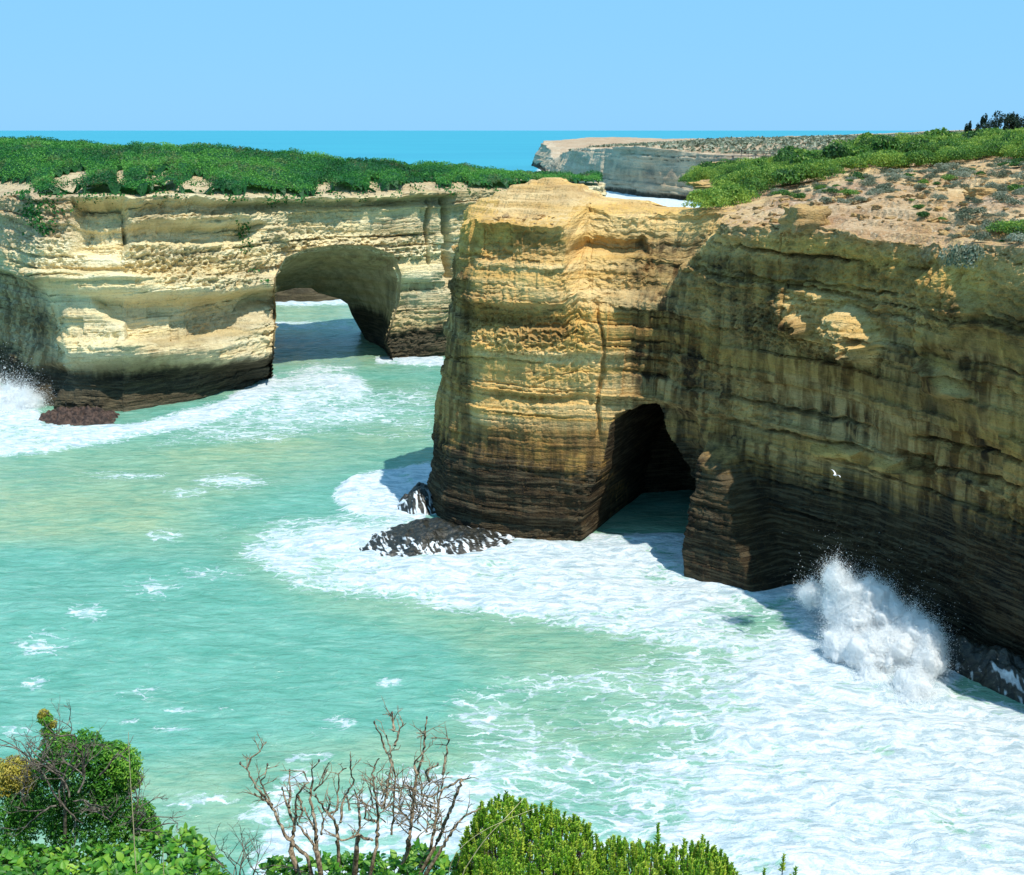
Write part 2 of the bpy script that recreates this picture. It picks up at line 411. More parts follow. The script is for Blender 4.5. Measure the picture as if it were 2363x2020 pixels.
def wall_shape(S, Z, P, u, v, N):
    zt = P[:, -1:, 2]
    d, part = bedding(S, Z, 41, tilt=0.012, tmin=0.3, tmax=2.0)
    d = d*(0.45+0.55*sstep(10, 17, Z))
    u = u+7*fbm(S*0.5, Z*0.5, o=3, seed=44); v = v+6*fbm(S*0.5+9, Z*0.5, o=3, seed=45)
    d2, _ = bedding(S, Z, 47, tilt=0.012, tmin=0.16, tmax=0.75, blockw=(1.0, 4.0), amp=0.42)
    d = d+d2*(0.12+0.88*sstep(-0.05, 0.35, perlin(S*0.07, Z*0.12, seed=48)))
    rub = np.abs(fbm(S*1.1, Z*1.5, P[..., 1]*0.2, o=4, seed=49))
    d = d-0.42*rub*sstep(-0.1, 0.45, perlin(S*0.11, Z*0.16, seed=46)+0.35*sstep(20, 29, Z))
    d = d+0.55*fbm(S*0.10, Z*0.09, P[..., 1]*0.02, o=3, seed=51)
    d = d+0.14*fbm(S*0.9, Z*0.35, o=4, seed=55)
    d = d+0.10*perlin(S*2.2, Z*0.25, seed=58)*sstep(6, 12, Z)
    lam = perlin(S*0.35, Z*3.0, seed=59)+0.6*perlin(S*0.9, Z*5.0, seed=60)
    d = d+0.10*lam*sstep(15, 8, Z)*(0.4+0.6*sstep(-0.2, 0.3, perlin(S*0.12, Z*0.3, seed=63)))
    pm = lambda poly, f: poly_mask(u, v, poly, f)
    pits = np.clip(fbm(S*1.3, Z*1.6, o=3, seed=61), -0.5, 0.6)
    band = pm([(930, 640), (1190, 640), (1200, 720), (1000, 720), (930, 690)], 25)
    band = np.maximum(band, pm([(1520, 600), (1700, 620), (1790, 660), (1800, 730), (1650, 720), (1500, 680)], 35))
    band = np.maximum(band, pm([(1080, 540), (1340, 540), (1300, 640), (1160, 640)], 40)*0.6)
    d = d-0.75*np.abs(pits)*band*1.3
    # golden fluting under the pale bed of the promontory
    d = d-0.5*pm([(930, 620), (1185, 620), (1190, 665), (940, 670)], 8)
    # overhanging pale bed and its hollow
    d = d+0.45*pm([(930, 560), (1130, 560), (1130, 612), (930, 618)], 14)
    d = d-0.9*pm([(945, 455), (1140, 470), (1150, 530), (945, 530)], 16)
    d = d-1.3*pm([(1145, 528), (1290, 522), (1300, 545), (1160, 552)], 8)
    d = d-1.5*pm([(1140, 445), (1290, 440), (1280, 462), (1150, 468)], 7)
    # sunlit bench stepping back above the corner
    bench = pm([(1150, 380), (1455, 380), (1440, 470), (1362, 560), (1325, 612), (1250, 628), (1205, 655), (1165, 600)], 18)
    d = d-bench*(5.5*sstep(19, 30, Z)+0.5*perlin(S*0.35, Z*0.5, seed=66))
    # shallow slots
    d = d-0.55*pm([(1000, 790), (1200, 800), (1200, 822), (1000, 810)], 8)
    for a in [(1255, 755, 1600, 830, 7, .6), (1600, 830, 2072, 930, 8, .8), (1400, 840, 1700, 900, 5, .45), (1700, 900, 2072, 985, 7, .7),
              (1430, 490, 1700, 520, 6, .8), (1700, 520, 1900, 545, 6, .6), (1440, 545, 1900, 600, 5, .4), (880, 725, 1180, 735, 4, .35)]:
        x0, y0, x1, y1, w, dep = a
        wob = 6*perlin(S*0.2, seed=77)
        line = y0+(y1-y0)*(u-x0)/(x1-x0)+wob
        m = sstep(w, 0, np.abs(v-line))*sstep(x0-20, x0+20, u)*sstep(x1+20, x1-20, u)
        d = d-dep*m*sstep(-0.4, 0.1, perlin(S*0.3, seed=78))
    # the crack beside the corner
    cu = 1200+14*np.sin(v*0.02)+np.clip(v-640, 0, 400)*0.1
    d = d-0.7*sstep(7, 1, np.abs(u-cu))*sstep(620, 650, v)*sstep(900, 860, v)
    # whole right wall leans out a little under the rim so that it shades itself
    wall = sstep(1330, 1460, u)
    d = d+wall*0.8*sstep(14, 26, Z)
    # sun-catching bulges on the shaded wall
    rag = sstep(-0.25, 0.25, fbm(S*0.35, Z*0.45, o=3, seed=68))
    d = d+2.7*(0.25+0.75*rag)*pm([(1570, 610), (1640, 588), (1690, 600), (1760, 640), (1800, 690), (1760, 720), (1640, 690), (1590, 650)], 16)
    d = d+1.5*pm([(1890, 730), (1930, 745), (1965, 800), (1900, 795)], 10)
    d = d+1.0*pm([(1640, 905), (1740, 915), (1735, 932), (1650, 922)], 5)
    d = d+1.2*pm([(1770, 930), (1820, 935), (1825, 955), (1775, 948)], 5)
    d = d-1.6*pm([(1815, 915), (1880, 925), (1890, 958), (1825, 950)], 8)
    d = d+1.0*pm([(1880, 700), (1880, 560), (1940, 545), (2000, 620), (1960, 700)], 20)
    # undercut foot
    d = d-1.8*wall*sstep(6.5, 0.5, Z)*sstep(1620, 1700, u)
    d = d+0.9*sstep(4.0, 0.0, Z)*sstep(1190, 1150, u)
    d = d-1.0*sstep(2.6, 1.2, Z)*sstep(1190, 1150, u)
    # the cave and the buttress beside it
    cave = pm([(1238, 890), (1250, 850), (1290, 832), (1325, 828), (1340, 880), (1362, 945), (1400, 1005), (1408, 1060), (1402, 1200), (1176, 1200), (1184, 1060), (1205, 990), (1230, 930)], 7)
    butt = pm([(1440, 905), (1500, 925), (1540, 1010), (1560, 1090), (1620, 1230), (1440, 1230), (1425, 1080), (1440, 980)], 16)
    d = d*(1-0.7*cave)+4.6*butt*(0.55+0.45*sstep(15, 2, Z))
    d = d-1.6*pm([(1345, 830), (1400, 850), (1435, 950), (1410, 1010), (1370, 960)], 20)
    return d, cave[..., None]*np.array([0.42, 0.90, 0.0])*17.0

NZ = 300
s_, P_, Q_, N_, T_ = cliff_sheet(stB, stT, 0.125, NZ, 0.9, wall_shape, hillM)
ni, nj = Q_.shape[:2]
uQ, vQ = proj(Q_)
ub_, vb_ = proj(P_); ub_ = np.pad(ub_, ((0, 0), (0, nj-NZ)), mode='edge'); vb_ = np.pad(vb_, ((0, 0), (0, nj-NZ)), mode='edge')
Zq = Q_[..., 2]; Sq = np.repeat(s_[:, None], nj, 1)
lipm = (np.arange(nj) >= NZ)[None, :]*np.ones((ni, 1))
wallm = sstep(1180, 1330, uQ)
wet_shade = sstep(15.5, 1.5, Zq+2.0*perlin(Sq*0.08, seed=90))
wet_shade = np.maximum(wet_shade*(1-wallm), wallm*sstep(19, 5, Zq+2*perlin(Sq*0.08, seed=91)))
wet_shade = np.maximum(wet_shade, poly_mask(uQ, vQ, [(870, 900), (960, 880), (965, 1100), (850, 1100)], 60)*0.8)
wet_shade = np.maximum(wet_shade, 1.6*poly_mask(ub_, vb_, [(1236, 862), (1262, 838), (1335, 832), (1345, 900), (1370, 960), (1402, 1010), (1400, 1200), (1190, 1200), (1196, 1010), (1222, 940)], 8))  # cave painted dark all through to imitate its shade
stain_shade = np.clip(wallm*sstep(31, 27, Zq)*(0.88+0.5*fbm(Sq*0.10, Zq*0.15, o=3, seed=92)), 0, 1)  # lichen colour over the wall, darkened to stand in for its shade
stain_shade = np.maximum(stain_shade, sstep(965, 945, uQ)*sstep(480, 560, vQ)*0.8)  # left face painted darker in place of its shade
stain_shade = np.maximum(stain_shade, sstep(810, 900, vQ)*(1-wallm)*0.75)
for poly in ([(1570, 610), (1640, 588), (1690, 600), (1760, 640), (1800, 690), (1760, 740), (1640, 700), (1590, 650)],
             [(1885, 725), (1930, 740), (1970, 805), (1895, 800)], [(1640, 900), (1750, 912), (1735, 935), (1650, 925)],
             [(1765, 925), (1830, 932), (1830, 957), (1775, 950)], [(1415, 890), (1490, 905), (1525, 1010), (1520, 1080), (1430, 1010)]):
    stain_shade = stain_shade*(1-0.92*poly_mask(uQ, vQ, poly, 14))  # bulges left pale: sunlight painted into the colour
stain_shade = stain_shade*(1-0.7*poly_mask(uQ, vQ, [(1850, 480), (2100, 480), (2100, 650), (1960, 630), (1880, 570)], 25))  # rim end left pale, painted as sunlit rock
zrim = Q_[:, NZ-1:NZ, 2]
stain_shade = stain_shade*sstep(0.4, 2.6, zrim-Zq+0.8*perlin(Sq*0.4, seed=93))*(1-lipm)
stain_shade = stain_shade*(1-0.32*sstep(20, 26, Zq)*sstep(-0.05, 0.2, fbm(Sq*0.09, Zq*0.35, o=4, seed=94)))
soil = np.maximum(lipm, 0.7*sstep(1.6, 0.2, zrim-Zq))*sstep(1380, 1500, uQ)*0.85
tone = np.clip(0.42+0.9*fbm(Sq*0.05, Zq*0.22, o=3, seed=95)+0.35*poly_mask(uQ, vQ, [(930, 620), (1190, 620), (1190, 720), (940, 720)], 15), 0, 1)
parts = [(Q_, grid_faces(ni, nj), dict(wet_shade=wet_shade, stain_shade=stain_shade, soil=soil, tone=tone))]

# top surface
rim = [tuple(p[:2]) for p in (Q_[::6, NZ-1]-0.35*N_[::6, -1])]
polyM = rim+[(80, -20), (190, 20), (260, 330), (60, 335), (50, 300), (37, 230)]
gx = np.unique(np.r_[np.arange(-14, 62, 0.3), np.geomspace(62, 300, 70)])
gy = np.unique(np.r_[np.arange(14, 60, 1.0), np.arange(60, 132, 0.3), np.geomspace(132, 340, 90)])
GX, GY = np.meshgrid(gx, gy, indexing='ij')
GZ = hillM(GX, GY)
cx, cy = 0.25*(GX[:-1, :-1]+GX[1:, :-1]+GX[:-1, 1:]+GX[1:, 1:]), 0.25*(GY[:-1, :-1]+GY[1:, :-1]+GY[:-1, 1:]+GY[1:, 1:])
keep = inside(cx, cy, polyM)
Gp = np.stack([GX, GY, GZ], -1)
gu, gv = proj(Gp)
gsoil = np.clip(sstep(16, 24, GX-(GY-100)*0.1)*(0.75+0.5*fbm(GX*0.1, GY*0.1, o=3, seed=97)), 0, 1)
gsoil = np.maximum(gsoil, 0.25)
parts.append((Gp, grid_faces(*GX.shape, mask=keep), dict(wet_shade=GX*0, stain_shade=GX*0, soil=gsoil, tone=np.clip(0.25+0.6*fbm(GX*0.2, GY*0.2, o=3, seed=98), 0, 1))))
V, F, A = join_meshes(parts)
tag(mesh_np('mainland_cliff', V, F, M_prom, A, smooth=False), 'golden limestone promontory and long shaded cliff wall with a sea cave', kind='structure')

# ================================================================== headland with the arch
sa = [
    (X0(-150, 215, 0), X0(-148, 216, 31)), (X0(-112, 190, 0), X0(-110, 192, 31)),
    (on_z(-60, 765), on_y(-60, 405, 178)), (on_z(10, 800), on_y(0, 400, 167)),
    (on_z(80, 838), on_y(85, 398, 156)), (on_z(240, 846), on_y(245, 396, 158)),
    (on_z(400, 822), on_y(400, 394, 163)), (on_z(510, 792), on_y(520, 398, 171)),
    (on_z(548, 757), on_y(600, 396, 177)),
    (on_z(700, 741), on_y(720, 394, 182)), (on_z(800, 729), on_y(820, 388, 186)),
    (on_z(880, 722), on_y(900, 386, 189)), (X0(-6, 194, 0), on_y(990, 388, 194)),
    (X0(6, 203, 0), X0(7, 202, 28)), (X0(18, 216, 0), X0(18, 215, 27.5)), (X0(20, 232, 0), X0(18, 230, 27.5)),
    (X0(0, 236, 0), X0(0, 234, 28)), (X0(-20, 222, 0), X0(-20, 221, 29)), (X0(-34, 208, 0), X0(-34, 209, 29)),
    (X0(-52, 212, 0), X0(-52, 213, 30)), (X0(-75, 232, 0), X0(-75, 231, 31)), (X0(-120, 262, 0), X0(-120, 260, 31)), (X0(-170, 280, 0), X0(-170, 278, 31)),
]
saB = [a for a, b in sa]; saT = [b for a, b in sa]
hp = [tuple(p) for p in saT]
hp += [tuple(on_y(*q)) for q in [(0, 306, 206), (60, 304, 206), (130, 307, 205), (230, 317, 205), (330, 318, 204), (430, 318, 204), (540, 327, 203), (650, 335, 202),
                                 (760, 343, 203), (880, 352, 206), (1000, 362, 212), (1090, 371, 218),
                                 (0, 340, 185), (200, 345, 182), (400, 345, 183), (600, 355, 190), (800, 360, 195), (-150, 296, 215), (-300, 296, 230)]]
hillA0 = Hill(hp, 4.0)
def hillA(x, y): return hillA0(x, y)+0.5*fbm(x*0.12, y*0.12, o=4, seed=121)

F_front = [(545, 775), (548, 740), (552, 700), (556, 640), (553, 600), (556, 560), (575, 526), (620, 508), (680, 500), (740, 503), (790, 520), (806, 560), (803, 610), (790, 660), (778, 690), (790, 715), (800, 775)]
def arch_shape(S, Z, P, u, v, N):
    d, part = bedding(S, Z, 141, tilt=0.0, tmin=0.5, tmax=2.6, blockw=(5, 14), amp=1.35)
    d = d*(0.55+0.45*sstep(6, 12, Z))
    u = u+5*fbm(S*0.35, Z*0.35, o=3, seed=144); v = v+4*fbm(S*0.35+9, Z*0.35, o=3, seed=145)
    d2, _ = bedding(S, Z, 147, tmin=0.22, tmax=0.8, blockw=(2.0, 6.0), amp=0.75)
    d = d+d2*(0.4+0.6*sstep(-0.3, 0.3, perlin(S*0.06, Z*0.1, seed=148)))
    rub = np.abs(fbm(S*0.7, Z*0.9, o=4, seed=149))
    d = d-0.8*rub*sstep(-0.1, 0.4, perlin(S*0.07, Z*0.13, seed=146)+0.3*sstep(20, 29, Z))
    d = d+1.1*fbm(S*0.055, Z*0.08, o=3, seed=151)
    d = d+0.20*fbm(S*0.55, Z*0.35, o=4, seed=155)
    front = P[..., 1] < 199
    pm = lambda poly, f: poly_mask(u, v, poly, f)*front
    pits = np.clip(np.abs(fbm(S*0.9, Z*1.0, o=3, seed=161)), 0, 0.6)
    d = d-1.9*pits*np.maximum(pm([(230, 490), (560, 490), (560, 540), (480, 590), (330, 580), (250, 540)], 18), pm([(500, 470), (880, 480), (900, 525), (560, 520)], 14))
    d = d-1.2*pits*pm([(0, 400), (140, 420), (180, 560), (60, 560), (0, 520)], 20)
    # hollowed bays with pale beds between them
    d = d-3.6*pm([(150, 405), (250, 400), (265, 470), (240, 520), (150, 505)], 10)
    d = d-2.6*pm([(250, 450), (540, 452), (520, 480), (430, 490), (260, 478)], 9)
    d = d-1.6*pm([(250, 408), (560, 405), (900, 392), (905, 412), (560, 425), (250, 430)], 6)
    d = d+1.3*pm([(150, 392), (560, 392), (920, 380), (920, 392), (560, 408), (150, 406)], 5)
    # the long ledge and the deep shaded bay under it
    d = d+2.0*pm([(60, 545), (300, 560), (560, 550), (556, 580), (440, 598), (230, 598), (40, 580)], 10)
    d = d-2.8*pm([(195, 603), (400, 606), (540, 590), (545, 612), (505, 640), (490, 672), (430, 682), (370, 692), (300, 690), (262, 686), (258, 650), (220, 640)], 12)
    # broad pale bulge, then the undercut grey foot
    d = d+2.2*pm([(110, 690), (300, 700), (430, 695), (520, 640), (560, 670), (555, 720), (500, 735), (300, 735), (150, 730)], 16)
    d = d-2.6*pm([(60, 745), (520, 742), (535, 775), (440, 830), (60, 850)], 14)*sstep(0, 2, Z+2)
    d = d+1.9*pm([(115, 740), (190, 740), (215, 850), (80, 850)], 14)
    # shaded left flank and the grassy chute
    d = d-2.0*pm([(-60, 540), (80, 560), (110, 640), (130, 780), (60, 800), (-60, 800)], 26)
    d = d-0.8*pm([(470, 440), (510, 430), (520, 530), (560, 560), (500, 560), (480, 500)], 12)
    # brow over the arch and the cleft at its right
    d = d+1.0*pm([(560, 478), (830, 480), (800, 512), (600, 518)], 10)
    d = d-2.6*sstep(12, 2, np.abs(u-906-0.04*(v-450)))*sstep(385, 400, v)*sstep(600, 540, v)*front
    d = d-1.2*sstep(6, 1, np.abs(u-866))*sstep(395, 420, v)*sstep(560, 520, v)*front
    d = d+0.8*pm([(790, 540), (900, 540), (900, 570), (800, 568)], 8)
    return d
NZA = 200
s2, P2, Q2, N2, T2 = cliff_sheet(saB, saT, 0.21, NZA, 2.0, arch_shape, hillA, lip=8, lipstep=0.5)
ni, nj = Q2.shape[:2]
uQ, vQ = proj(Q2); Zq = Q2[..., 2]; Sq = np.repeat(s2[:, None], nj, 1)
isfront = Q2[..., 1] < 199+0*Zq
isfront = (np.arange(ni) < np.argmax(s2 > s2[np.argmin(np.abs(T2[:, 0]-6)+1e3*(T2[:, 1] > 208))]))[:, None]*np.ones((1, nj), bool)
hole_f = (poly_mask(uQ, vQ, F_front, 0.01) > 0.5) & isfront & (np.arange(nj) < NZA)[None]
# back opening: outline on the far face
BACKY = 203.0
F_back = [(500, 745), (505, 700), (505, 640), (520, 610), (560, 590), (600, 581), (632, 581), (645, 590), (690, 603), (706, 614), (714, 636), (745, 695), (752, 745)]
def res_closed(poly, n):
    p = np.array(poly, float); L = np.r_[0, np.cumsum(np.linalg.norm(np.diff(p, axis=0), axis=1))]
    t = np.linspace(0, L[-1], n); return np.stack([np.interp(t, L, p[:, 0]), np.interp(t, L, p[:, 1])], 1)
NF = 260
ff = res_closed(F_front, NF); fb = res_closed(F_back, NF)
# match by angle about the middle so that lofted lines do not cross
uf_valid = uQ[:, :NZA][isfront[:, :NZA]]; vf_valid = vQ[:, :NZA][isfront[:, :NZA]]; pf_valid = Q2[:, :NZA][isfront[:, :NZA]]
sel = (uf_valid > 500) & (uf_valid < 860) & (vf_valid > 480) & (vf_valid < 800)
uf_valid, vf_valid, pf_valid = uf_valid[sel], vf_valid[sel], pf_valid[sel]
front3 = np.zeros((NF, 3))
for i, (a, b) in enumerate(ff):
    j = np.argmin((uf_valid-a)**2+(vf_valid-b)**2); dep = pf_valid[j, 1]
    front3[i] = on_y(a, b, dep)
kk = np.hanning(9); kk /= kk.sum()
front3[4:-4, 1] = np.convolve(front3[:, 1], kk, 'valid')
front3[0, 2] = front3[-1, 2] = -2
back3 = np.array([on_y(a, b, BACKY+0.25*(on_y(a, b, BACKY)[0]+30)) for a, b in fb])
back3[:6, 2] -= np.linspace(8, 0, 6); back3[-6:, 2] -= np.linspace(0, 8, 6)
NTN = 90
tl = np.linspace(-0.06, 1.03, NTN)
Tn = front3[:, None]*(1-tl)[None, :, None]+back3[:, None]*tl[None, :, None]
# vault bows up between lip and back edge; ragged beds
cen = Tn.mean(axis=0, keepdims=True)
rad = Tn-cen; rl = np.linalg.norm(rad, axis=2, keepdims=True)+1e-6
Sx = np.arange(NF)[:, None]*0.25+0*tl[None]
bedz, _ = bedding(Tn[..., 0]*0.3, Tn[..., 2], 171, tmin=0.4, tmax=1.8, blockw=(5, 12))
nz_ = 0.55*fbm(Tn[..., 0]*0.12, Tn[..., 1]*0.12, Tn[..., 2]*0.2, o=4, seed=173)-0.8*bedz
edge = (sstep(0.0, 0.12, tl)*sstep(1.0, 0.9, tl))[None, :]
Tn = Tn+rad/rl*(nz_*edge*1.0+1.2*np.sin(np.clip(tl, 0, 1)*math.pi)[None, :])[..., None]
hole_b = np.zeros_like(hole_f)
hole_b = (poly_mask(uQ, vQ, F_back, 0.01) > 0.5) & (~isfront) & (np.arange(nj) < NZA)[None]
hole = hole_f | hole_b
qm = ~(hole[:-1, :-1] & hole[1:, :-1] & hole[1:, 1:] & hole[:-1, 1:])
wet_shade = sstep(8.5, 2.0, Zq+1.2*perlin(Sq*0.06, seed=190))
stain_shade = np.clip(0.04+0.8*fbm(Sq*0.05, Zq*0.12, o=3, seed=192), 0, 0.40)
stain_shade = np.maximum(stain_shade, 0.75*poly_mask(uQ, vQ, [(-60, 540), (80, 560), (100, 640), (130, 800), (-60, 830)], 20))  # left flank painted darker to carry its shade
lipm = (np.arange(nj) >= NZA)[None, :]*np.ones((ni, 1))
tone = np.clip(0.08+0.9*fbm(Sq*0.03, Zq*0.2, o=3, seed=195)+0.3*poly_mask(uQ, vQ, [(230, 490), (560, 490), (560, 540), (480, 590), (330, 580), (250, 540)], 20), 0, 1)
soil = np.clip(lipm*0.35+0.5*poly_mask(uQ, vQ, [(-60, 380), (140, 390), (150, 480), (-60, 520)], 20), 0, 1)
pa = [(Q2, grid_faces(ni, nj, mask=qm), dict(wet_shade=wet_shade, stain_shade=stain_shade, soil=soil, tone=tone)),
      (Tn, grid_faces(NF, NTN), dict(wet_shade=sstep(9.5, 3.5, Tn[..., 2]+1.0*perlin(Tn[..., 0]*0.2, seed=7)), stain_shade=0.5+0*Tn[..., 0], soil=0*Tn[..., 0], tone=0.25+0*Tn[..., 0]))]  # dark band carried up the tunnel walls, painting in their shade
rimA = [tuple(p[:2]) for p in (Q2[::5, NZA-1]-0.5*N2[::5, -1])]
gx = np.arange(-170, 22, 0.6); gy = np.arange(150, 282, 0.6)
GX, GY = np.meshgrid(gx, gy, indexing='ij'); GZ = hillA(GX, GY)
keepA = inside(GX[:-1, :-1]+0.3, GY[:-1, :-1]+0.3, rimA)
pa.append((np.stack([GX, GY, GZ], -1), grid_faces(*GX.shape, mask=keepA), dict(wet_shade=GX*0, stain_shade=GX*0, soil=0.55+GX*0, tone=0.3+GX*0)))
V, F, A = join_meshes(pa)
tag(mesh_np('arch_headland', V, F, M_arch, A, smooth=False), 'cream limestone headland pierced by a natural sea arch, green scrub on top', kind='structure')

# ================================================================== sea
def foam_density(P):
    u, v = proj(P)
    d = np.full(u.shape, 0.10, np.float32)
    def add(poly, val, f):
        nonlocal d
        d = np.maximum(d, poly_mask(u, v, poly, f)*val)
    add([(1500, 1330), (1600, 1240), (1680, 1190), (1950, 1330), (1900, 1440), (2090, 1500), (2250, 1850), (1250, 1850), (1330, 1680), (1420, 1520), (1400, 1400)], 0.97, 90)
    add([(1380, 1560), (1500, 1480), (1900, 1450), (2200, 1600), (2200, 1800), (1450, 1800)], 1.0, 120)
    add([(1560, 1260), (1680, 1180), (1960, 1330), (1930, 1420), (1900, 1470), (1650, 1400)], 1.0, 30)
    add([(470, 1115), (560, 1065), (700, 1045), (850, 1055), (1100, 1080), (1200, 1090), (1420, 1150), (1700, 1180), (1640, 1235), (1420, 1225), (1260, 1275), (1050, 1250), (800, 1215), (600, 1190)], 0.93, 38)
    add([(690, 1110), (1080, 1095), (1240, 1110), (1420, 1190), (1300, 1230), (1000, 1200), (760, 1170)], 1.0, 40)
    add([(1700, 1400), (1880, 1420), (1960, 1400), (2090, 1440), (2300, 1600), (2300, 1850), (1350, 1850), (1500, 1600)], 1.0, 60)
    add([(700, 1100), (1100, 1100), (1420, 1180), (1680, 1220), (1640, 1330), (1480, 1300), (1250, 1290), (900, 1235), (620, 1195)], 0.86, 30)
    add([(430, 850), (560, 790), (760, 800), (880, 850), (700, 870), (520, 900), (300, 905)], 0.58, 25)
    add([(1185, 1078), (1415, 1085), (1425, 1185), (1200, 1125)], 0.88, 10)
    add([(668, 1000), (720, 963), (890, 932), (890, 1040), (850, 1050), (740, 1052), (690, 1030)], 0.97, 14)
    add([(900, 1420), (1100, 1340), (1300, 1290), (1650, 1240), (1650, 1500), (1300, 1750), (880, 1800), (820, 1640), (930, 1520)], 0.56, 70)
    add([(1200, 1290), (1500, 1230), (1700, 1250), (1700, 1330), (1400, 1330)], 0.75, 40)
    add([(-60, 770), (60, 790), (90, 850), (250, 862), (440, 815), (560, 755), (570, 800), (420, 862), (260, 890), (100, 918), (-60, 925)], 0.94, 14)
    add([(545, 765), (640, 738), (720, 748), (760, 795), (700, 830), (560, 835)], 0.78, 22)
    add([(545, 800), (880, 770), (890, 900), (760, 880), (560, 860)], 0.50, 40)
    add([(540, 648), (700, 650), (720, 672), (540, 668)], 0.66, 7)
    add([(480, 612), (720, 606), (730, 618), (480, 622)], 0.85, 4)
    add([(760, 724), (900, 722), (900, 742), (760, 738)], 0.9, 5)
    add([(480, 1660), (600, 1560), (640, 1565), (560, 1680)], 0.8, 22)
    add([(520, 1700), (800, 1560), (960, 1560), (980, 1720), (700, 1830), (480, 1830)], 0.80, 45)
    add([(1090, 340), (1170, 355), (1200, 385), (1140, 380), (1080, 355)], 0.9, 5)
    add([(1170, 374), (1290, 388), (1420, 392), (1430, 440), (1200, 430)], 1.0, 7)
    r = random.Random(3)
    for (x, y, a, b) in [(315, 1195, 55, 30), (90, 1300, 75, 30), (285, 1400, 45, 14), (400, 1437, 75, 7), (690, 1465, 50, 16), (175, 1245, 40, 18),
                         (330, 1080, 40, 14), (470, 975, 80, 22), (420, 1625, 80, 20), (60, 1380, 40, 15), (790, 1378, 28, 10), (350, 1470, 50, 15), (265, 1460, 25, 10),
                         (430, 1160, 60, 22), (560, 1140, 40, 15), (380, 1000, 60, 12), (30, 1480, 50, 12), (620, 1540, 60, 12), (250, 960, 100, 10), (1120, 1370, 60, 25)]:
        add([(x+a*math.cos(t)*r.uniform(.7, 1.2), y+b*math.sin(t)*r.uniform(.7, 1.2)) for t in np.linspace(0, 6.28, 12)[:-1]], 0.56, max(8, b*1.1))
    # deep green windows inside the foam
    for (x, y, a, b, k) in [(1060, 1320, 230, 45, 0.9), (1500, 1440, 70, 25, 0.45), (1150, 1440, 170, 60, 0.4), (1260, 1500, 120, 40, 0.4), (1560, 1265, 90, 22, 0.5), (1470, 1340, 60, 18, 0.3), (870, 1130, 50, 10, 0.2), (560, 1108, 30, 10, 0.5)]:
        d = d*(1-k*np.exp(-((u-x)/a)**2*1.2-((v-y)/b)**2*1.2))
    return d
xs = np.unique(np.r_[-np.geomspace(95, 30000, 45)[::-1], np.arange(-95, 60, 0.5), np.geomspace(60, 30000, 45)])
ys = np.unique(np.r_[-np.geomspace(20, 2000, 10)[::-1], np.arange(-20, 40, 2.0), 40+np.cumsum(np.linspace(0.35, 1.1, 300)), np.arange(258, 420, 1.5), np.arange(420, 1100, 5.0), np.geomspace(1100, 60000, 60)])
GX, GY = np.meshgrid(xs, ys, indexing='ij')
Sp = np.stack([GX, GY, 0*GX], -1)
foam = foam_density(Sp)
foam = np.clip(foam*(0.96+0.42*fbm(GX*0.13, GY*0.22, o=4, seed=199)), 0, 1)
amp = sstep(2500, 300, GY)
wob = 0.34*fbm(GX*0.05+0.02*GY, GY*0.11, o=4, seed=201)+0.14*fbm(GX*0.32, GY*0.5, o=3, seed=205)
Sp[..., 2] = amp*(wob+0.55*sstep(0.45, 1.0, foam)*(0.25+1.1*np.abs(fbm(GX*0.10, GY*0.16, o=4, seed=209))))
sand = np.clip(0.5+1.5*fbm(GX*0.022+3, GY*0.05, o=4, seed=215), 0, 1)
uS, vS = proj(Sp)
sand = np.clip(sand*0.6+0.75*poly_mask(uS, vS, [(-60, 925), (300, 905), (600, 860), (880, 840), (880, 900), (560, 980), (300, 1090), (-60, 1080)], 50)
               +0.6*poly_mask(uS, vS, [(540, 610), (780, 600), (800, 725), (540, 735)], 20)-0.7*poly_mask(uS, vS, [(-60, 1120), (420, 1110), (620, 1230), (900, 1300), (900, 1460), (-60, 1560)], 60), 0, 1)
sand = sand*sstep(380, 260, GY)
far = sstep(240, 420, GY)

m, nt, b = new_mat('sea_water'); n = NT(nt); p = n.pos()
fa = n.attr('foam'); sd = n.attr('sand'); fr = n.attr('far')
streak = n.noise(n.scale(p, (0.16, 0.5, 0.3)), 1.0, 6, 0.66, 0.7)
col = n.mix(sd, (0.165, 0.410, 0.325), (0.32, 0.435, 0.265))
col = n.mix(n.math('MULTIPLY', n.step(0.40, 0.66, streak), 0.50), col, (0.065, 0.275, 0.200))
fst = n.noise(n.scale(p, (0.42, 1.5, 0.3), (3, 8, 0)), 1.0, 5, 0.68, 0.5)
col = n.mix(n.math('MULTIPLY', n.step(0.46, 0.64, fst), 0.42), col, (0.070, 0.285, 0.205))
col = n.mix(n.math('MULTIPLY', n.step(0.46, 0.32, fst), 0.30), col, (0.40, 0.60, 0.48))
col = n.mix(fr, col, n.mix(n.math('MULTIPLY', n.step(0.4, 0.62, n.noise(n.scale(p, (0.0012, 0.004, 0.0)), 1.0, 4, 0.6, 0.5)), 0.5), (0.050, 0.315, 0.405), (0.040, 0.265, 0.370)))
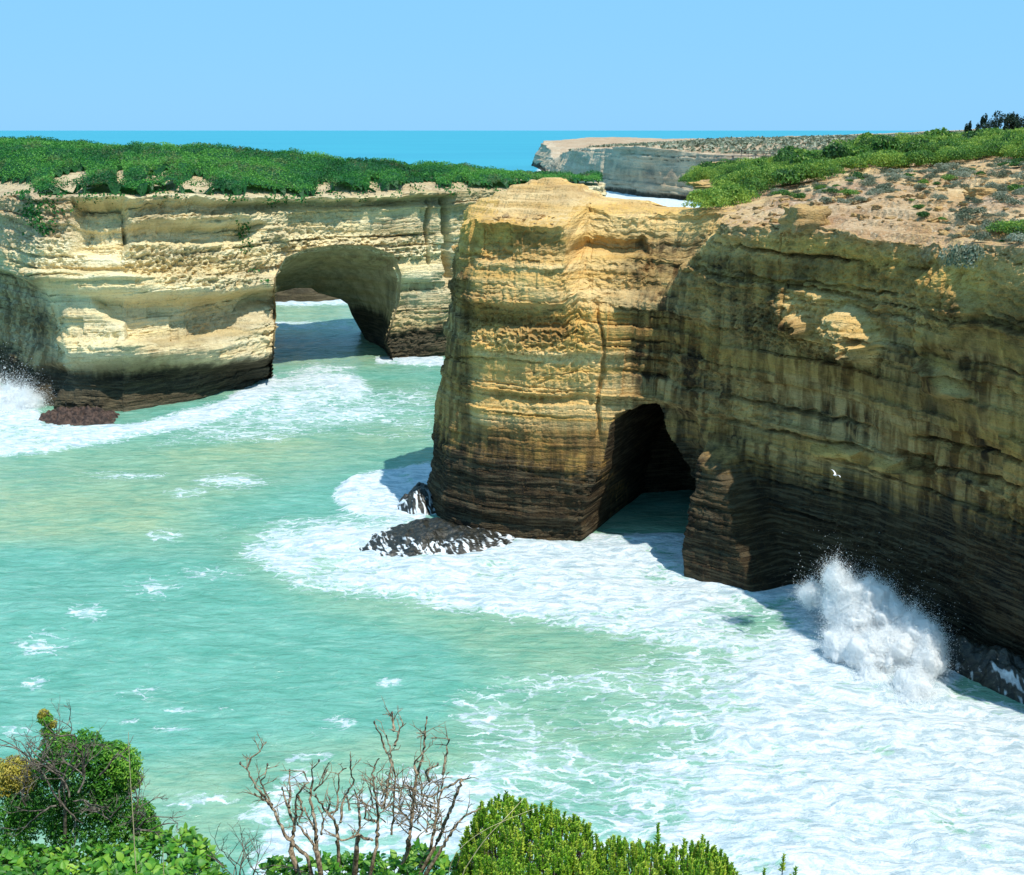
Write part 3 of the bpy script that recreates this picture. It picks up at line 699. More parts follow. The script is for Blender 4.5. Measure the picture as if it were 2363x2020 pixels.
# aerated water round the foam
col = n.mix(n.math('MULTIPLY', n.step(0.25, 0.95, fa), 0.62), col, (0.42, 0.62, 0.52))
def vor(vec, sc):
    q = nt.nodes.new('ShaderNodeTexVoronoi'); q.feature = 'DISTANCE_TO_EDGE'; q.inputs['Scale'].default_value = sc
    nt.links.new(vec, q.inputs['Vector']); return q.outputs['Distance']
wn_ = nt.nodes.new('ShaderNodeTexNoise'); nt.links.new(p, wn_.inputs['Vector']); wn_.inputs['Scale'].default_value = 0.42; wn_.inputs['Detail'].default_value = 5; wn_.inputs['Roughness'].default_value = 0.62
va = nt.nodes.new('ShaderNodeVectorMath'); va.operation = 'MULTIPLY_ADD'; nt.links.new(wn_.outputs['Color'], va.inputs[0]); va.inputs[1].default_value = (4.2, 2.6, 0); nt.links.new(p, va.inputs[2])
wp = va.outputs[0]
l1 = n.step(0.16, 0.0, vor(n.scale(wp, (0.40, 0.85, 0.0)), 1.0))
l2 = n.step(0.22, 0.0, vor(n.scale(wp, (1.05, 2.0, 0.0), (5, 9, 0)), 1.0))
r1 = n.noise(n.scale(wp, (0.35, 1.2, 0.0)), 1.0, 5, 0.65, 0.4)
rid1 = n.math('SUBTRACT', 1.0, n.math('MULTIPLY', n.math('ABSOLUTE', n.math('SUBTRACT', r1, 0.5)), 6.0), clamp=True)
big = n.noise(n.scale(p, (0.11, 0.2, 0.1), (31, 5, 0)), 1.0, 4, 0.6, 0.8)
pat = n.math('ADD', n.math('MULTIPLY', l1, 0.30), n.math('ADD', n.math('MULTIPLY', l2, 0.22), n.math('ADD', n.math('MULTIPLY', rid1, 0.30), n.math('MULTIPLY', big, 0.52))))
th = n.math('SUBTRACT', 1.16, n.math('MULTIPLY', fa, 1.06))
fm = n.step(n.math('SUBTRACT', th, 0.05), n.math('ADD', th, 0.34), pat)
grain = n.noise(n.scale(wp, (0.6, 1.5, 0.0)), 1.0, 5, 0.7, 0.3)
foamc = n.mix(n.step(0.36, 0.60, grain), (0.36, 0.46, 0.50), (0.68, 0.72, 0.74))
col = n.mix(fm, col, foamc)
nt.links.new(col, b.inputs['Base Color'])
nt.links.new(n.math('ADD', n.math('ADD', 0.18, n.math('MULTIPLY', fr, 0.3)), n.math('MULTIPLY', fm, 0.5)), b.inputs['Roughness'])
b.inputs['IOR'].default_value = 1.33
nt.links.new(n.math('SUBTRACT', n.math('SUBTRACT', 0.38, n.math('MULTIPLY', fr, 0.30)), n.math('MULTIPLY', fm, 0.3), clamp=True), b.inputs['Specular IOR Level'])
rip = n.noise(n.scale(p, (0.45, 1.1, 1)), 1.3, 4, 0.62, 0.6)
hh = n.math('MULTIPLY', rip, n.math('SUBTRACT', 1.0, n.math('MULTIPLY', fr, 0.75)))
nt.links.new(n.bump(hh, 0.75, 0.55), b.inputs['Normal'])
M_sea = m
sea = mesh_np('sea', Sp, grid_faces(*GX.shape), M_sea, dict(foam=foam, sand=sand, far=far))
tag(sea, 'turquoise sea streaked with white foam', kind='structure')

# ================================================================== far headland across the bay
def far_shape(S, Z, P, u, v, N):
    d, part = bedding(S*0.12, Z, 241, tmin=1.2, tmax=4.5, blockw=(2, 5), amp=4.0)
    d = d+3*fbm(S*0.012, Z*0.02, o=3, seed=243)+1.2*fbm(S*0.15, Z*0.1, o=3, seed=245)
    d = d+3*sstep(18, 8, Z)*sstep(1200, 1140, u)-4.0        # the stepped toe
    return d
sf = [(X0(20, 1250, 0), X0(30, 1240, 26)), (on_z(1088, 343), on_y(1118, 322, 1090)), (on_z(1098, 354), on_y(1122, 318, 1000)),
      (on_z(1150, 373), on_y(1150, 302, 830)), (on_z(1190, 384), on_y(1198, 301, 755)), (on_z(1300, 401), on_y(1290, 298, 655)),
      (on_z(1400, 410), on_y(1410, 312, 620)), (on_z(1480, 418), on_y(1480, 322, 590)), (X0(190, 545, 0), X0(190, 548, 26)), (X0(300, 500, 0), X0(300, 505, 26))]
hpf = [tuple(b) for a, b in sf]+[tuple(on_y(*q)) for q in [(1330, 294, 690), (1430, 290, 700), (1560, 283, 720), (1700, 281, 740), (1200, 299, 800), (1900, 278, 760)]]+[(400, 900, 38), (100, 1250, 28)]
hillF0 = Hill(hpf, 25.0, 0.5)
hillF = lambda x, y: hillF0(x, y)+1.2*fbm(x*0.03, y*0.03, o=4, seed=251)
s3, P3, Q3, N3, T3 = cliff_sheet([a for a, b in sf], [b for a, b in sf], 1.1, 60, 6.0, far_shape, hillF, lip=6, lipstep=1.5)
ni, nj = Q3.shape[:2]; Zq = Q3[..., 2]; Sq = np.repeat(s3[:, None], nj, 1)
pf = [(Q3, grid_faces(ni, nj), dict(wet_shade=0.7*sstep(7, 2, Zq+3*perlin(Sq*0.02, seed=2)), stain_shade=np.clip(0.35*fbm(Sq*0.02, Zq*0.05, o=3, seed=4), 0, 0.3), soil=0*Zq, tone=np.clip(0.2+fbm(Sq*0.01, Zq*0.15, o=3, seed=8), 0, 1)))]
rimF = [tuple(p[:2]) for p in (Q3[::3, 59]-1.5*N3[::3, -1])]+[(420, 700), (400, 1000), (100, 1300)]
gx = np.arange(10, 420, 3.0); gy = np.arange(480, 1300, 4.0)
GX, GY = np.meshgrid(gx, gy, indexing='ij'); GZ = hillF(GX, GY)
pf.append((np.stack([GX, GY, GZ], -1), grid_faces(*GX.shape, mask=inside(GX[:-1, :-1]+1.5, GY[:-1, :-1]+2, rimF)), dict(wet_shade=GX*0, stain_shade=GX*0, soil=0.6+GX*0, tone=0.3+GX*0)))
V, F, A = join_meshes(pf)
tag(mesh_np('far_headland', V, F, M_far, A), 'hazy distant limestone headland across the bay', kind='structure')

# ================================================================== foliage tools
def quads_from(C, Nn, size, seed, aspect=0.7, spread=0.9, tint=None):
    """leaf clump faces: one quad at each centre C, facing roughly Nn"""
    r = np.random.default_rng(seed); n = len(C)
    nn = Nn+spread*r.normal(size=(n, 3)); nn /= np.linalg.norm(nn, axis=1, keepdims=True)+1e-9
    a = np.cross(nn, r.normal(size=(n, 3))); a /= np.linalg.norm(a, axis=1, keepdims=True)+1e-9
    b = np.cross(nn, a)
    sz = (np.asarray(size)*r.uniform(0.6, 1.3, n))[:, None]
    a = a*sz; b = b*sz*aspect
    bend = nn*sz*0.25
    V = np.stack([C-a, C-b*0.9+bend, C+a, C+b*0.9+bend], 1).reshape(-1, 3)
    F = np.arange(n*4).reshape(n, 4)
    t = r.uniform(0, 1, n) if tint is None else np.clip(tint+0.16*r.normal(size=n), 0, 1)
    return V, F, dict(tint=np.repeat(t, 4))

def mounds(x, y, cell, seed):
    """rounded canopy height 0..1 and a per-mound random value"""
    gx, gy = np.floor(x/cell), np.floor(y/cell)
    best = np.zeros_like(x); val = np.zeros_like(x)
    for dx in (-1, 0, 1):
        for dy in (-1, 0, 1):
            cx, cy = gx+dx, gy+dy
            key = cx*7919+cy*104729
            px = (cx+0.15+0.7*hash1(key, seed))*cell; py = (cy+0.15+0.7*hash1(key, seed+1))*cell
            rr = cell*(0.55+0.45*hash1(key, seed+2)); hh = 0.5+0.5*hash1(key, seed+3)
            h = hh*np.sqrt(np.clip(1-((x-px)**2+(y-py)**2)/rr**2, 0, 1))
            up = h > best; best = np.where(up, h, best); val = np.where(up, hash1(key, seed+4), val)
    return best, val

# ---- low scrub carpet on the arch headland
r_ = np.random.default_rng(31)
rimA_np = np.array(rimA)
def rim_dist(x, y, rim):
    d = np.full(np.shape(x), 1e9)
    for px, py in rim[::2]: d = np.minimum(d, (x-px)**2+(y-py)**2)
    return np.sqrt(d)
def scrub_mask(x, y):
    z = hillA0(x, y); u, v = proj(np.stack([x, y, z], -1))
    d = rim_dist(x, y, rimA)
    m = sstep(0.2, 1.4, d+1.5*fbm(x*0.13, y*0.13, o=3, seed=301)*1.8-0.35)
    bare = np.maximum.reduce([poly_mask(u, v, q, 7) for q in (
        [(-40, 375), (60, 372), (80, 395), (-40, 420)], [(110, 365), (165, 345), (185, 372), (150, 392), (105, 388)], [(235, 352), (248, 340), (255, 380), (240, 385)],
        [(290, 372), (345, 345), (362, 350), (330, 378)], [(370, 372), (400, 355), (440, 378), (420, 392), (370, 390)], [(640, 375), (665, 365), (672, 392), (640, 392)],
        [(740, 385), (760, 370), (775, 392)], [(820, 372), (880, 365), (890, 390), (820, 392)], [(905, 385), (930, 365), (960, 388)])])
    return m*(1-bare)
n = 480000
x = r_.uniform(-128, 20, n); y = r_.uniform(150, 236, n)
ok = inside(x, y, rimA); x, y = x[ok], y[ok]
mk = scrub_mask(x, y); ok = r_.uniform(0, 1, len(x)) < mk*1.2; x, y = x[ok], y[ok]
def canopy(x, y):
    a, va = mounds(x, y, 2.1, 7); b, vb = mounds(x, y, 6.0, 9)
    return 0.35+0.9*a+1.5*b, 0.4*va+0.6*vb
ch, cv = canopy(x, y)
ez = 0.3
gxn = (canopy(x+ez, y)[0]-ch)/ez; gyn = (canopy(x, y+ez)[0]-ch)/ez
C = np.stack([x, y, hillA(x, y)+ch*(0.8+0.25*r_.uniform(-1, 1, len(x)))], -1)
Nn = np.stack([-gxn, -gyn, np.ones_like(x)], -1); Nn /= np.linalg.norm(Nn, axis=1, keepdims=True)
tint = 0.02+0.66*cv+0.85*(fbm(x*0.06, y*0.10, o=4, seed=305)+0.15)+0.12*(ch-1.2)
pv = [quads_from(C, Nn, 0.15, 41, tint=tint, spread=0.6)]
_, mv = mounds(x, y, 2.1, 7)
dry = np.where((mv > 0.93) | (perlin(x*0.35, y*0.35, seed=308) > 0.42), 0.75, 0.0)*r_.uniform(0.3, 1, len(x))
pv[0][2]['dry'] = np.repeat(dry, 4)
# hanging scrub on the face
uu, vv = uQA, vQA = proj(Q2)
fr = isfront & (np.arange(nj if False else Q2.shape[1]) < NZA)[None]
hang = np.zeros(uu.shape)
for q, f in (([(45, 420), (110, 400), (120, 450), (105, 472), (40, 468)], 5), ([(120, 392), (200, 388), (170, 420), (130, 430)], 5), ([(478, 445), (500, 440), (512, 500), (500, 520), (485, 490)], 4),
             ([(505, 385), (560, 380), (550, 408), (520, 405)], 4), ([(560, 380), (620, 380), (610, 405), (570, 408)], 4), ([(880, 380), (925, 372), (915, 395)], 4), ([(500, 530), (530, 560), (550, 570), (520, 570)], 4), ([(640, 380), (700, 382), (690, 396)], 3)):
    hang = np.maximum(hang, poly_mask(uu, vv, q, f))
jr = np.arange(Q2.shape[1])[None]
spill = sstep(NZA-3-16*np.clip(perlin(Q2[..., 0]*0.16, Q2[..., 1]*0.16, seed=311)+0.28, 0, 1), NZA, jr*np.ones_like(uu))*(perlin(Q2[..., 0]*0.3, Q2[..., 1]*0.3, seed=312) > -0.1)
hang = np.maximum(hang, 0.9*spill*(uu > -40))
fr = isfront & (jr < NZA+8)
hang = hang*fr
ii, jj = np.nonzero(r_.uniform(0, 1, hang.shape) < hang*0.55*(perlin(Q2[..., 0]*0.5, Q2[..., 2]*0.5, seed=9) > -0.15))
Ch = Q2[ii, jj]+0.35*np.stack([r_.uniform(-1, 1, len(ii)), -np.abs(r_.normal(0, 1, len(ii))), r_.uniform(-1, 1, len(ii))], -1)
pv.append(quads_from(Ch, np.tile([0.3, -0.7, 0.5], (len(Ch), 1)), 0.25, 43, tint=np.full(len(Ch), 0.30)))
pv[-1][2]['dry'] = np.zeros(len(pv[-1][0]))
# closed underside of the canopy
gx = np.arange(-128, 20, 0.7); gy = np.arange(150, 236, 0.7)
GX, GY = np.meshgrid(gx, gy, indexing='ij'); mk = scrub_mask(GX, GY)
GZ = hillA(GX, GY)+(canopy(GX, GY)[0]-0.45)*sstep(0.3, 1.0, mk)-0.1
kq = inside(GX[:-1, :-1]+0.35, GY[:-1, :-1]+0.35, rimA) & (np.minimum.reduce([mk[:-1, :-1], mk[1:, :-1], mk[:-1, 1:], mk[1:, 1:]]) > 0.3)
pv.append((np.stack([GX, GY, GZ], -1), grid_faces(*GX.shape, mask=kq), dict(tint=0.10+0*GX, dry=0*GX)))
V, F, A = join_meshes(pv)
tag(mesh_np('coastal_scrub', V, F, M_scrub, A, smooth=False), 'dense low green scrub carpeting the top of the arch headland', kind='stuff')

# ---- sparse scrub on the far headland
n = 24000
x = r_.uniform(40, 400, n); y = r_.uniform(500, 900, n); ok = inside(x, y, rimF); x, y = x[ok], y[ok]
ok = fbm(x*0.02, y*0.02, o=3, seed=71) > -0.35+0.45*(rim_dist(x, y, rimF) < 10); x, y = x[ok], y[ok]
C = np.stack([x, y, hillF(x, y)+0.7], -1)
V, F, A = quads_from(C, np.tile([0, -0.3, 1.0], (len(C), 1)), 1.5, 77)
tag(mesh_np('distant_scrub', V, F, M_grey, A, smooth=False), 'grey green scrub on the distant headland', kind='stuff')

# ---- shrubs of the mainland slope: meshes shared between copies
def shrub_mesh(name, mat, seed, nl, leaf, lobes=7, flat=0.7, lo=0.05, hi=0.95):
    r = np.random.default_rng(seed); Cs, Ns, Ts = [], [], []
    for i in range(lobes):
        a = r.uniform(0, 6.28); q = r.uniform(0, 0.62)
        c = np.array([q*math.cos(a), q*math.sin(a), r.uniform(0.28, 0.62)*flat]); rad = r.uniform(0.30, 0.48)
        m_ = nl//lobes
        d = r.normal(size=(m_, 3)); d /= np.linalg.norm(d, axis=1, keepdims=True); d[:, 2] = np.abs(d[:, 2])*0.9-0.15
        w = r.uniform(0.72, 1.06, (m_, 1))
        p = c+d*rad*w*np.array([1, 1, flat+0.15])
        Cs.append(p); Ns.append(d); Ts.append(np.clip(r.uniform(lo, hi)*0.6+0.25*(w[:, 0]-0.7)*3+0.1, 0, 1))
    C, Nn, T = np.concatenate(Cs), np.concatenate(Ns), np.concatenate(Ts)
    V, F, A = quads_from(C, Nn, leaf, seed+1, tint=T, spread=0.55)
    me_o = mesh_np(name, V, F, mat, A, smooth=False)
    me = me_o.data; bpy.data.objects.remove(me_o); return me
G_sh = [shrub_mesh('shrub_foliage', M_ridge, 500+i, 3000, 0.036, 12) for i in range(5)]
S_sh = [shrub_mesh('saltbush_foliage', M_grey, 540+i, 900, 0.055, 7, 0.8) for i in range(4)]
D_sh = [shrub_mesh('dark_shrub_foliage', M_ridge, 560+i, 900, 0.07, 7, 0.8, 0.0, 0.3) for i in range(2)]
def scatter(polys, n, xr, yr, seed, gap):
    r = np.random.default_rng(seed); pts = []
    x = r.uniform(*xr, n*60); y = r.uniform(*yr, n*60); z = hillM(x, y)
    u, v = proj(np.stack([x, y, z], -1))
    ok = np.zeros(len(x), bool)
    for q in polys: ok |= poly_mask(u, v, q, 0.01) > 0.5
    ok &= inside(x, y, polyM)
    for i in np.nonzero(ok)[0]:
        if all((x[i]-a)**2+(y[i]-b)**2 > gap*gap for a, b, c in pts): pts.append((x[i], y[i], z[i]))
        if len(pts) >= n: break
    return pts
def put(name, me, loc, sc, rz, label, cat, group, parent=None):
    o = bpy.data.objects.new(name, me); link(o); o.location = loc; o.rotation_euler = (0, 0, rz); o.scale = sc
    return tag(o, label, cat, group)
RIDGE = [[(1432, 428), (1440, 395), (1475, 372), (1530, 350), (1640, 325), (1760, 305), (1900, 300), (2072, 285), (2170, 280), (2170, 330), (1950, 332), (1800, 350), (1700, 352), (1600, 384), (1540, 390), (1500, 412), (1470, 430)]]
pts = scatter(RIDGE, 210, (15, 85), (95, 165), 3, 1.9)
pts += scatter([[(1500, 352), (1600, 335), (1800, 315), (2100, 280), (2170, 262), (2170, 300), (1900, 330), (1600, 350)]], 70, (30, 130), (150, 245), 4, 3.4)
pts += scatter([[(1396, 405), (1400, 352), (1500, 338), (1510, 372), (1460, 400)]], 55, (15, 75), (112, 285), 6, 2.6)
for i, (x, y, z) in enumerate(pts):
    s = rnd.uniform(2.1, 3.3)
    dk = rnd.random() < 0.14
    put('coastal_shrub', (D_sh if dk else G_sh)[i % (2 if dk else 5)], (x, y, z-0.1), (s, s, s*rnd.uniform(0.85, 1.25)), rnd.uniform(0, 6.28),
        ('dark green shrub between brighter ones along the mainland ridge' if dk else 'small pale green shrub on the plateau far behind the mainland ridge' if y > 165 else
         'green shrub at the low seaward end of the ridge, above the gap in the cliffs' if x < 27 else 'rounded bright green shrub packed among others along the mainland ridge'), 'shrub',
        ('dark shrubs on the ridge' if dk else 'shrubs on the far plateau' if y > 165 else 'shrubs at the seaward end' if x < 27 else 'green shrubs along the ridge'))
SLOPE = [[(1740, 362), (1880, 345), (2072, 330), (2150, 335), (2150, 470), (2000, 480), (1900, 440), (1830, 420), (1780, 400)],
         [(1860, 440), (2072, 440), (2072, 560), (1980, 530)], [(1560, 400), (1740, 362), (1780, 400), (1700, 430)]]
pts = scatter(SLOPE[:1], 170, (25, 60), (70, 130), 5, 0.85)+scatter(SLOPE[1:], 60, (20, 60), (66, 120), 8, 1.2)
for i, (x, y, z) in enumerate(pts):
    s = 0.3+1.0*rnd.random()**1.4
    gs = rnd.random() < 0.8; big_ = s > 0.85
    put('saltbush' if gs else 'low_bush', S_sh[i % 4] if gs else D_sh[i % 2], (x, y, z-0.08), (s, s, s*rnd.uniform(0.7, 1.0)), rnd.uniform(0, 6.28),
        ('low leafy green bush between the saltbushes of the bare slope' if not gs else 'large silvery grey saltbush on the bare earthy slope' if big_ else 'small tuft of grey saltbush on the bare earthy slope'), 'shrub',
        ('green bushes on the bare slope' if not gs else 'large saltbushes' if big_ else 'small saltbushes'))
def at_px(u, v, y0, y1, f=hillM):
    """where the line of sight through a picture point meets the ground"""
    ys_ = np.linspace(y0, y1, 400); P = np.array([on_y(u, v, q) for q in ys_])
    g = f(P[:, 0], P[:, 1]); k = np.nonzero(P[:, 2] < g)[0]
    i = k[0] if len(k) else np.argmin(np.abs(P[:, 2]-g))
    return np.array((P[i, 0], P[i, 1], g[i]))
p = at_px(1945, 520, 60, 100)
put('saltbush', S_sh[0], (p[0], p[1]-0.4, p[2]-1.0), (2.0, 1.6, 2.6), 0.4, 'big silvery bush hanging over the rim of the right cliff', 'shrub', None)
p = at_px(2060, 470, 60, 100)
put('coastal_shrub', G_sh[2], (p[0], p[1], p[2]-0.4), (2.2, 2.2, 1.8), 1.4, 'dark green bush at the right edge of the bare slope', 'shrub', None)
p = at_px(1655, 385, 80, 130)
put('coastal_shrub', G_sh[0], (p[0], p[1], p[2]-0.1), (1.1, 1.0, 0.9), 2.4, 'small round green bush alone on the reddish bare slope', 'shrub', None)

# ================================================================== rocks at the water line
def dome_rock(name, mat, foot, height, seed, label, cat, rough=0.35, wash=0.0, res=90, drop=0.5, group=None):
    """low rock: outline polygon in plan (world xy), domed top; wash = white water running off it"""
    poly = np.array(foot, float); c = poly.mean(0)
    ang = np.linspace(0, 2*math.pi, res*2+1)
    # outline radius by angle
    R = []
    for a in ang:
        dx, dy = math.cos(a), math.sin(a); best = 0.5
        for i in range(len(poly)):
            p1, p2 = poly[i]-c, poly[(i+1) % len(poly)]-c
            e = p2-p1; den = dx*e[1]-dy*e[0]
            if abs(den) < 1e-9: continue
            t = (p1[0]*e[1]-p1[1]*e[0])/den; w = (p1[0]*dy-p1[1]*dx)/den
            if t > 0 and -1e-6 <= w <= 1+1e-6: best = max(best, t)
        R.append(best)
    R = np.array(R); k = np.hanning(9); k /= k.sum(); R = np.convolve(np.r_[R[-5:-1], R, R[1:5]], k, 'valid')
    rr = np.linspace(0, 1, res)
    A, RR = np.meshgrid(ang, rr, indexing='ij')
    rad = R[:, None]*RR*(1+0.10*fbm(np.cos(A)*3, np.sin(A)*3, RR*2, o=3, seed=seed))
    x, y = c[0]+rad*np.cos(A), c[1]+rad*np.sin(A)
    z = height*(1-RR**2.6)**0.8*(1+0.35*fbm(x*0.5, y*0.5, o=3, seed=seed+1))-drop
    z = z+rough*0.5*fbm(x*1.3, y*1.3, o=4, seed=seed+3)*(1-0.4*RR)
    xr = x+0.35*y
    st_ = 0.7*perlin(xr*2.3+1.2*perlin(x*0.4, y*0.4, seed=seed+6), y*0.45, seed=seed+5)+0.9*perlin(xr*4.6+0.8*perlin(x*1.3, y*1.3, seed=seed+8), y*1.2, seed=seed+7)+0.5*perlin(xr*7, y*3, seed=seed+9)
    w_ = np.clip(st_*1.5+0.22, 0, 1)*sstep(0.25, 0.8, RR-0.25*np.sin(A))*wash
    z = z+0.035*np.clip(st_, -1, 1)*(wash > 0)
    o = mesh_np(name, np.stack([x, y, z], -1), grid_faces(len(ang), res), mat, dict(wash=w_, wet_shade=sstep(4.4, 3.4, z), stain_shade=0*z, soil=0*z, tone=0.3+0*z))
    return tag(o, label, cat, group)
m, nt, b = new_mat('kelp_rock'); n = NT(nt); p = n.pos()
f = n.noise(p, 2.5, 5, 0.65, 0.5)
c = n.mix(n.step(0.4, 0.65, f), (0.010, 0.011, 0.009), (0.050, 0.046, 0.032))
c = n.mix(n.step(0.25, 0.75, n.math('ADD', n.attr('wash'), n.math('MULTIPLY', n.math('SUBTRACT', f, 0.5), 0.5))), c, (0.74, 0.79, 0.82))
nt.links.new(c, b.inputs['Base Color']); b.inputs['Roughness'].default_value = 0.4
nt.links.new(n.bump(f, 0.8, 0.2), b.inputs['Normal'])
M_kelp = m
M_brown = simple_mat('brown_shelf_rock', (0.028, 0.018, 0.014), (0.115, 0.070, 0.052), 1.6, 0.7, 0.3, 0.9, 0.4)
M_dark = simple_mat('dark_sea_rock', (0.02, 0.02, 0.016), (0.07, 0.062, 0.045), 1.2, 0.7, 0.3, 0.9, 0.3)
g2 = lambda *q: [on_z(*a)[:2] for a in q]
dome_rock('kelp_rock', M_kelp, g2((705, 1100), (740, 1135), (830, 1145), (950, 1130), (1060, 1112), (1080, 1088), (980, 1072), (870, 1040), (800, 1060), (730, 1080)), 1.5, 5,
          'black kelp covered rock shelf at the foot of the promontory, white water running off', 'rock', wash=1.0)
dome_rock('kelp_rock', M_kelp, g2((795, 1030), (830, 1050), (880, 1045), (900, 1000), (850, 990)), 2.3, 9,
          'small dark kelp rock left of the promontory foot', 'rock', wash=0.9)
dome_rock('kelp_rock', M_kelp, [(29.9, 76.6), (31.5, 73.2), (34.5, 69.2), (39, 64), (42, 66), (37, 72), (33.4, 77)], 2.6, 13,
          'black wetted rock shelf under the right cliff beside the breaking wave', 'rock', wash=0.55)
dome_rock('shelf_rock', M_brown, g2((62, 858), (120, 868), (240, 858), (250, 838), (150, 828), (85, 835)), 1.5, 17,
          'reddish brown rock shelf at the foot of the left arch pillar', 'rock', rough=1.6)
bk = dome_rock('sea_rock', M_arch, [(-78, 252), (-44, 249), (-37, 255), (-44, 266), (-80, 272)], 5.6, 21, 'low dark rock seen through the arch opening', 'rock', rough=1.2)
# boulder blocks on the slope
def block_rock(name, mat, loc, size, rz, seed, label, group=None):
    ng = 14; r = []
    lin = np.linspace(-1, 1, ng)
    faces = []
    for ax in range(3):
        for sg in (-1, 1):
            a, b_ = np.meshgrid(lin, lin, indexing='ij'); q = np.zeros((ng, ng, 3))
            q[..., ax] = sg; q[..., (ax+1) % 3] = a*sg; q[..., (ax+2) % 3] = b_
            faces.append(q)
    parts_ = []
    for q in faces:
        l = np.linalg.norm(q, axis=2, keepdims=True); s_r = q*(0.82+0.18/l*1.2)
        nn = 0.34*fbm(s_r[..., 0]*1.1+seed, s_r[..., 1]*1.1, s_r[..., 2]*1.6, o=4, seed=seed)
        s_r = s_r*(1+nn[..., None]); s_r = s_r*np.array(size)
        c_, s__ = math.cos(rz), math.sin(rz)
        V = np.stack([s_r[..., 0]*c_-s_r[..., 1]*s__, s_r[..., 0]*s__+s_r[..., 1]*c_, s_r[..., 2]], -1)+np.array(loc)
        parts_.append((V, grid_faces(ng, ng), {k: np.full(ng*ng, x) for k, x in (('wet_shade', 0), ('stain_shade', 0.35), ('soil', 0.3), ('tone', 0.6))}))
    V, F, A = join_meshes(parts_)
    return tag(mesh_np(name, V, F, mat, A), label, 'rock', group)
p = at_px(1633, 458, 80, 110)
block_rock('boulder', M_prom, (p[0], p[1]+0.6, p[2]+0.5), (1.5, 1.2, 0.95), 0.3, 3, 'large squared boulder jutting from the earthy slope above the shaded wall')
p = at_px(1985, 395, 70, 120)
block_rock('boulder', M_prom, (p[0], p[1], p[2]+0.1), (0.9, 0.6, 0.4), 0.2, 12, 'flat pale boulder among the saltbushes high on the slope')
rocks = []
bme = None
for i, (x, y, z) in enumerate(scatter([[(1470, 440), (1600, 395), (1760, 372), (2072, 350), (2072, 550), (1900, 470), (1700, 455), (1500, 455)], [(1000, 440), (1400, 430), (1420, 455), (1000, 455)]], 260, (-5, 60), (66, 122), 19, 0.5)):
    s_ = 0.10+0.32*rnd.random()**2.2
    if i < 5:
        o = block_rock('loose_stone', M_prom, (0, 0, 0), (1, 0.8, 0.6), 0, 30+i, 'loose pale stone lying on the bare earthy slope', 'loose stones on the slope'); rocks.append(o)
    else:
        o = link(rocks[i % 5].copy())
    o.location = (x, y, z+0.1*s_); o.scale = (s_, s_, s_*rnd.uniform(.5, 1)); o.rotation_euler = (rnd.uniform(-.3, .3), rnd.uniform(-.3, .3), rnd.uniform(0, 6.28))

# ================================================================== breaking waves
m, nt, b = new_mat('spray_water')
b.inputs['Base Color'].default_value = (0.97, 0.98, 0.98, 1); b.inputs['Roughness'].default_value = 1.0; b.inputs['Specular IOR Level'].default_value = 0.0
tr = nt.nodes.new('ShaderNodeBsdfTranslucent'); tr.inputs['Color'].default_value = (0.97, 0.98, 0.98, 1)
mx = nt.nodes.new('ShaderNodeMixShader'); mx.inputs[0].default_value = 0.5
nt.links.new(b.outputs[0], mx.inputs[1]); nt.links.new(tr.outputs[0], mx.inputs[2])
nt.links.new(mx.outputs[0], [q for q in nt.nodes if q.type == 'OUTPUT_MATERIAL'][0].inputs['Surface'])
M_spray = m
def spray(name, blobs, n, size, seed, label):
    """burst of spray: billowing white water with droplets thrown off it; blobs: (centre, radius vector, weight)"""
    r = np.random.default_rng(seed); parts_ = []; C, D = [], []
    for (c, rad, w) in blobs:
        na, nb = 72, 40
        a, b_ = np.meshgrid(np.linspace(0, 2*math.pi, na), np.linspace(0.02, math.pi-0.02, nb), indexing='ij')
        d = np.stack([np.sin(b_)*np.cos(a), np.sin(b_)*np.sin(a), np.cos(b_)], -1)
        q = np.array(c)+d*np.array(rad)
        k = 1/np.mean(rad)
        bil = 0.42*fbm(q[..., 0]*0.6, q[..., 1]*0.6, q[..., 2]*0.6, o=2, seed=seed)+0.16*fbm(q[..., 0]*2.2, q[..., 1]*2.2, q[..., 2]*2.2, o=3, seed=seed+4)
        q = np.array(c)+d*np.array(rad)*(0.80+bil)[..., None]
        parts_.append((q, grid_faces(na, nb), {})); C.append(q.reshape(-1, 3)); D.append(d.reshape(-1, 3))
    V, F, A = join_meshes(parts_)
    F3 = np.concatenate([F[:, [0, 1, 2]], F[:, [0, 2, 3]]])
    C, D = np.concatenate(C), np.concatenate(D)
    i = r.integers(0, len(C), n); out = r.exponential(0.30, n)*np.where(r.uniform(0, 1, n) < 0.12, 2.2, 1.0)
    gust = 0.6+0.9*np.clip(fbm(C[i, 0]*0.8, C[i, 1]*0.8, C[i, 2]*0.8, o=3, seed=seed+9)+0.3, 0, 1.5)
    P = C[i]+D[i]*(out*gust)[:, None]*(0.85*np.mean(blobs[0][1]))+r.normal(0, 0.06, (n, 3))
    P[:, 2] += out*0.15
    P = P[P[:, 2] > -0.2]; n = len(P)
    s_ = size*np.exp(r.normal(0, 0.35, n))
    a_ = r.normal(size=(n, 3)); a_ /= np.linalg.norm(a_, axis=1, keepdims=True); b_ = np.cross(a_, r.normal(size=(n, 3))); b_ /= np.linalg.norm(b_, axis=1, keepdims=True); c_ = np.cross(a_, b_)
    tri = [P+s_[:, None]*b_, P+s_[:, None]*(-0.5*b_+0.87*c_), P+s_[:, None]*(-0.5*b_-0.87*c_)]
    V2 = np.stack(tri, 1).reshape(-1, 3)
    F2 = np.arange(n*3).reshape(-1, 3)+len(V)
    return tag(mesh_np(name, np.concatenate([V, V2]), np.concatenate([F3, F2]), M_spray, None, smooth=True, face_n=3), label, kind='stuff')
bl = []
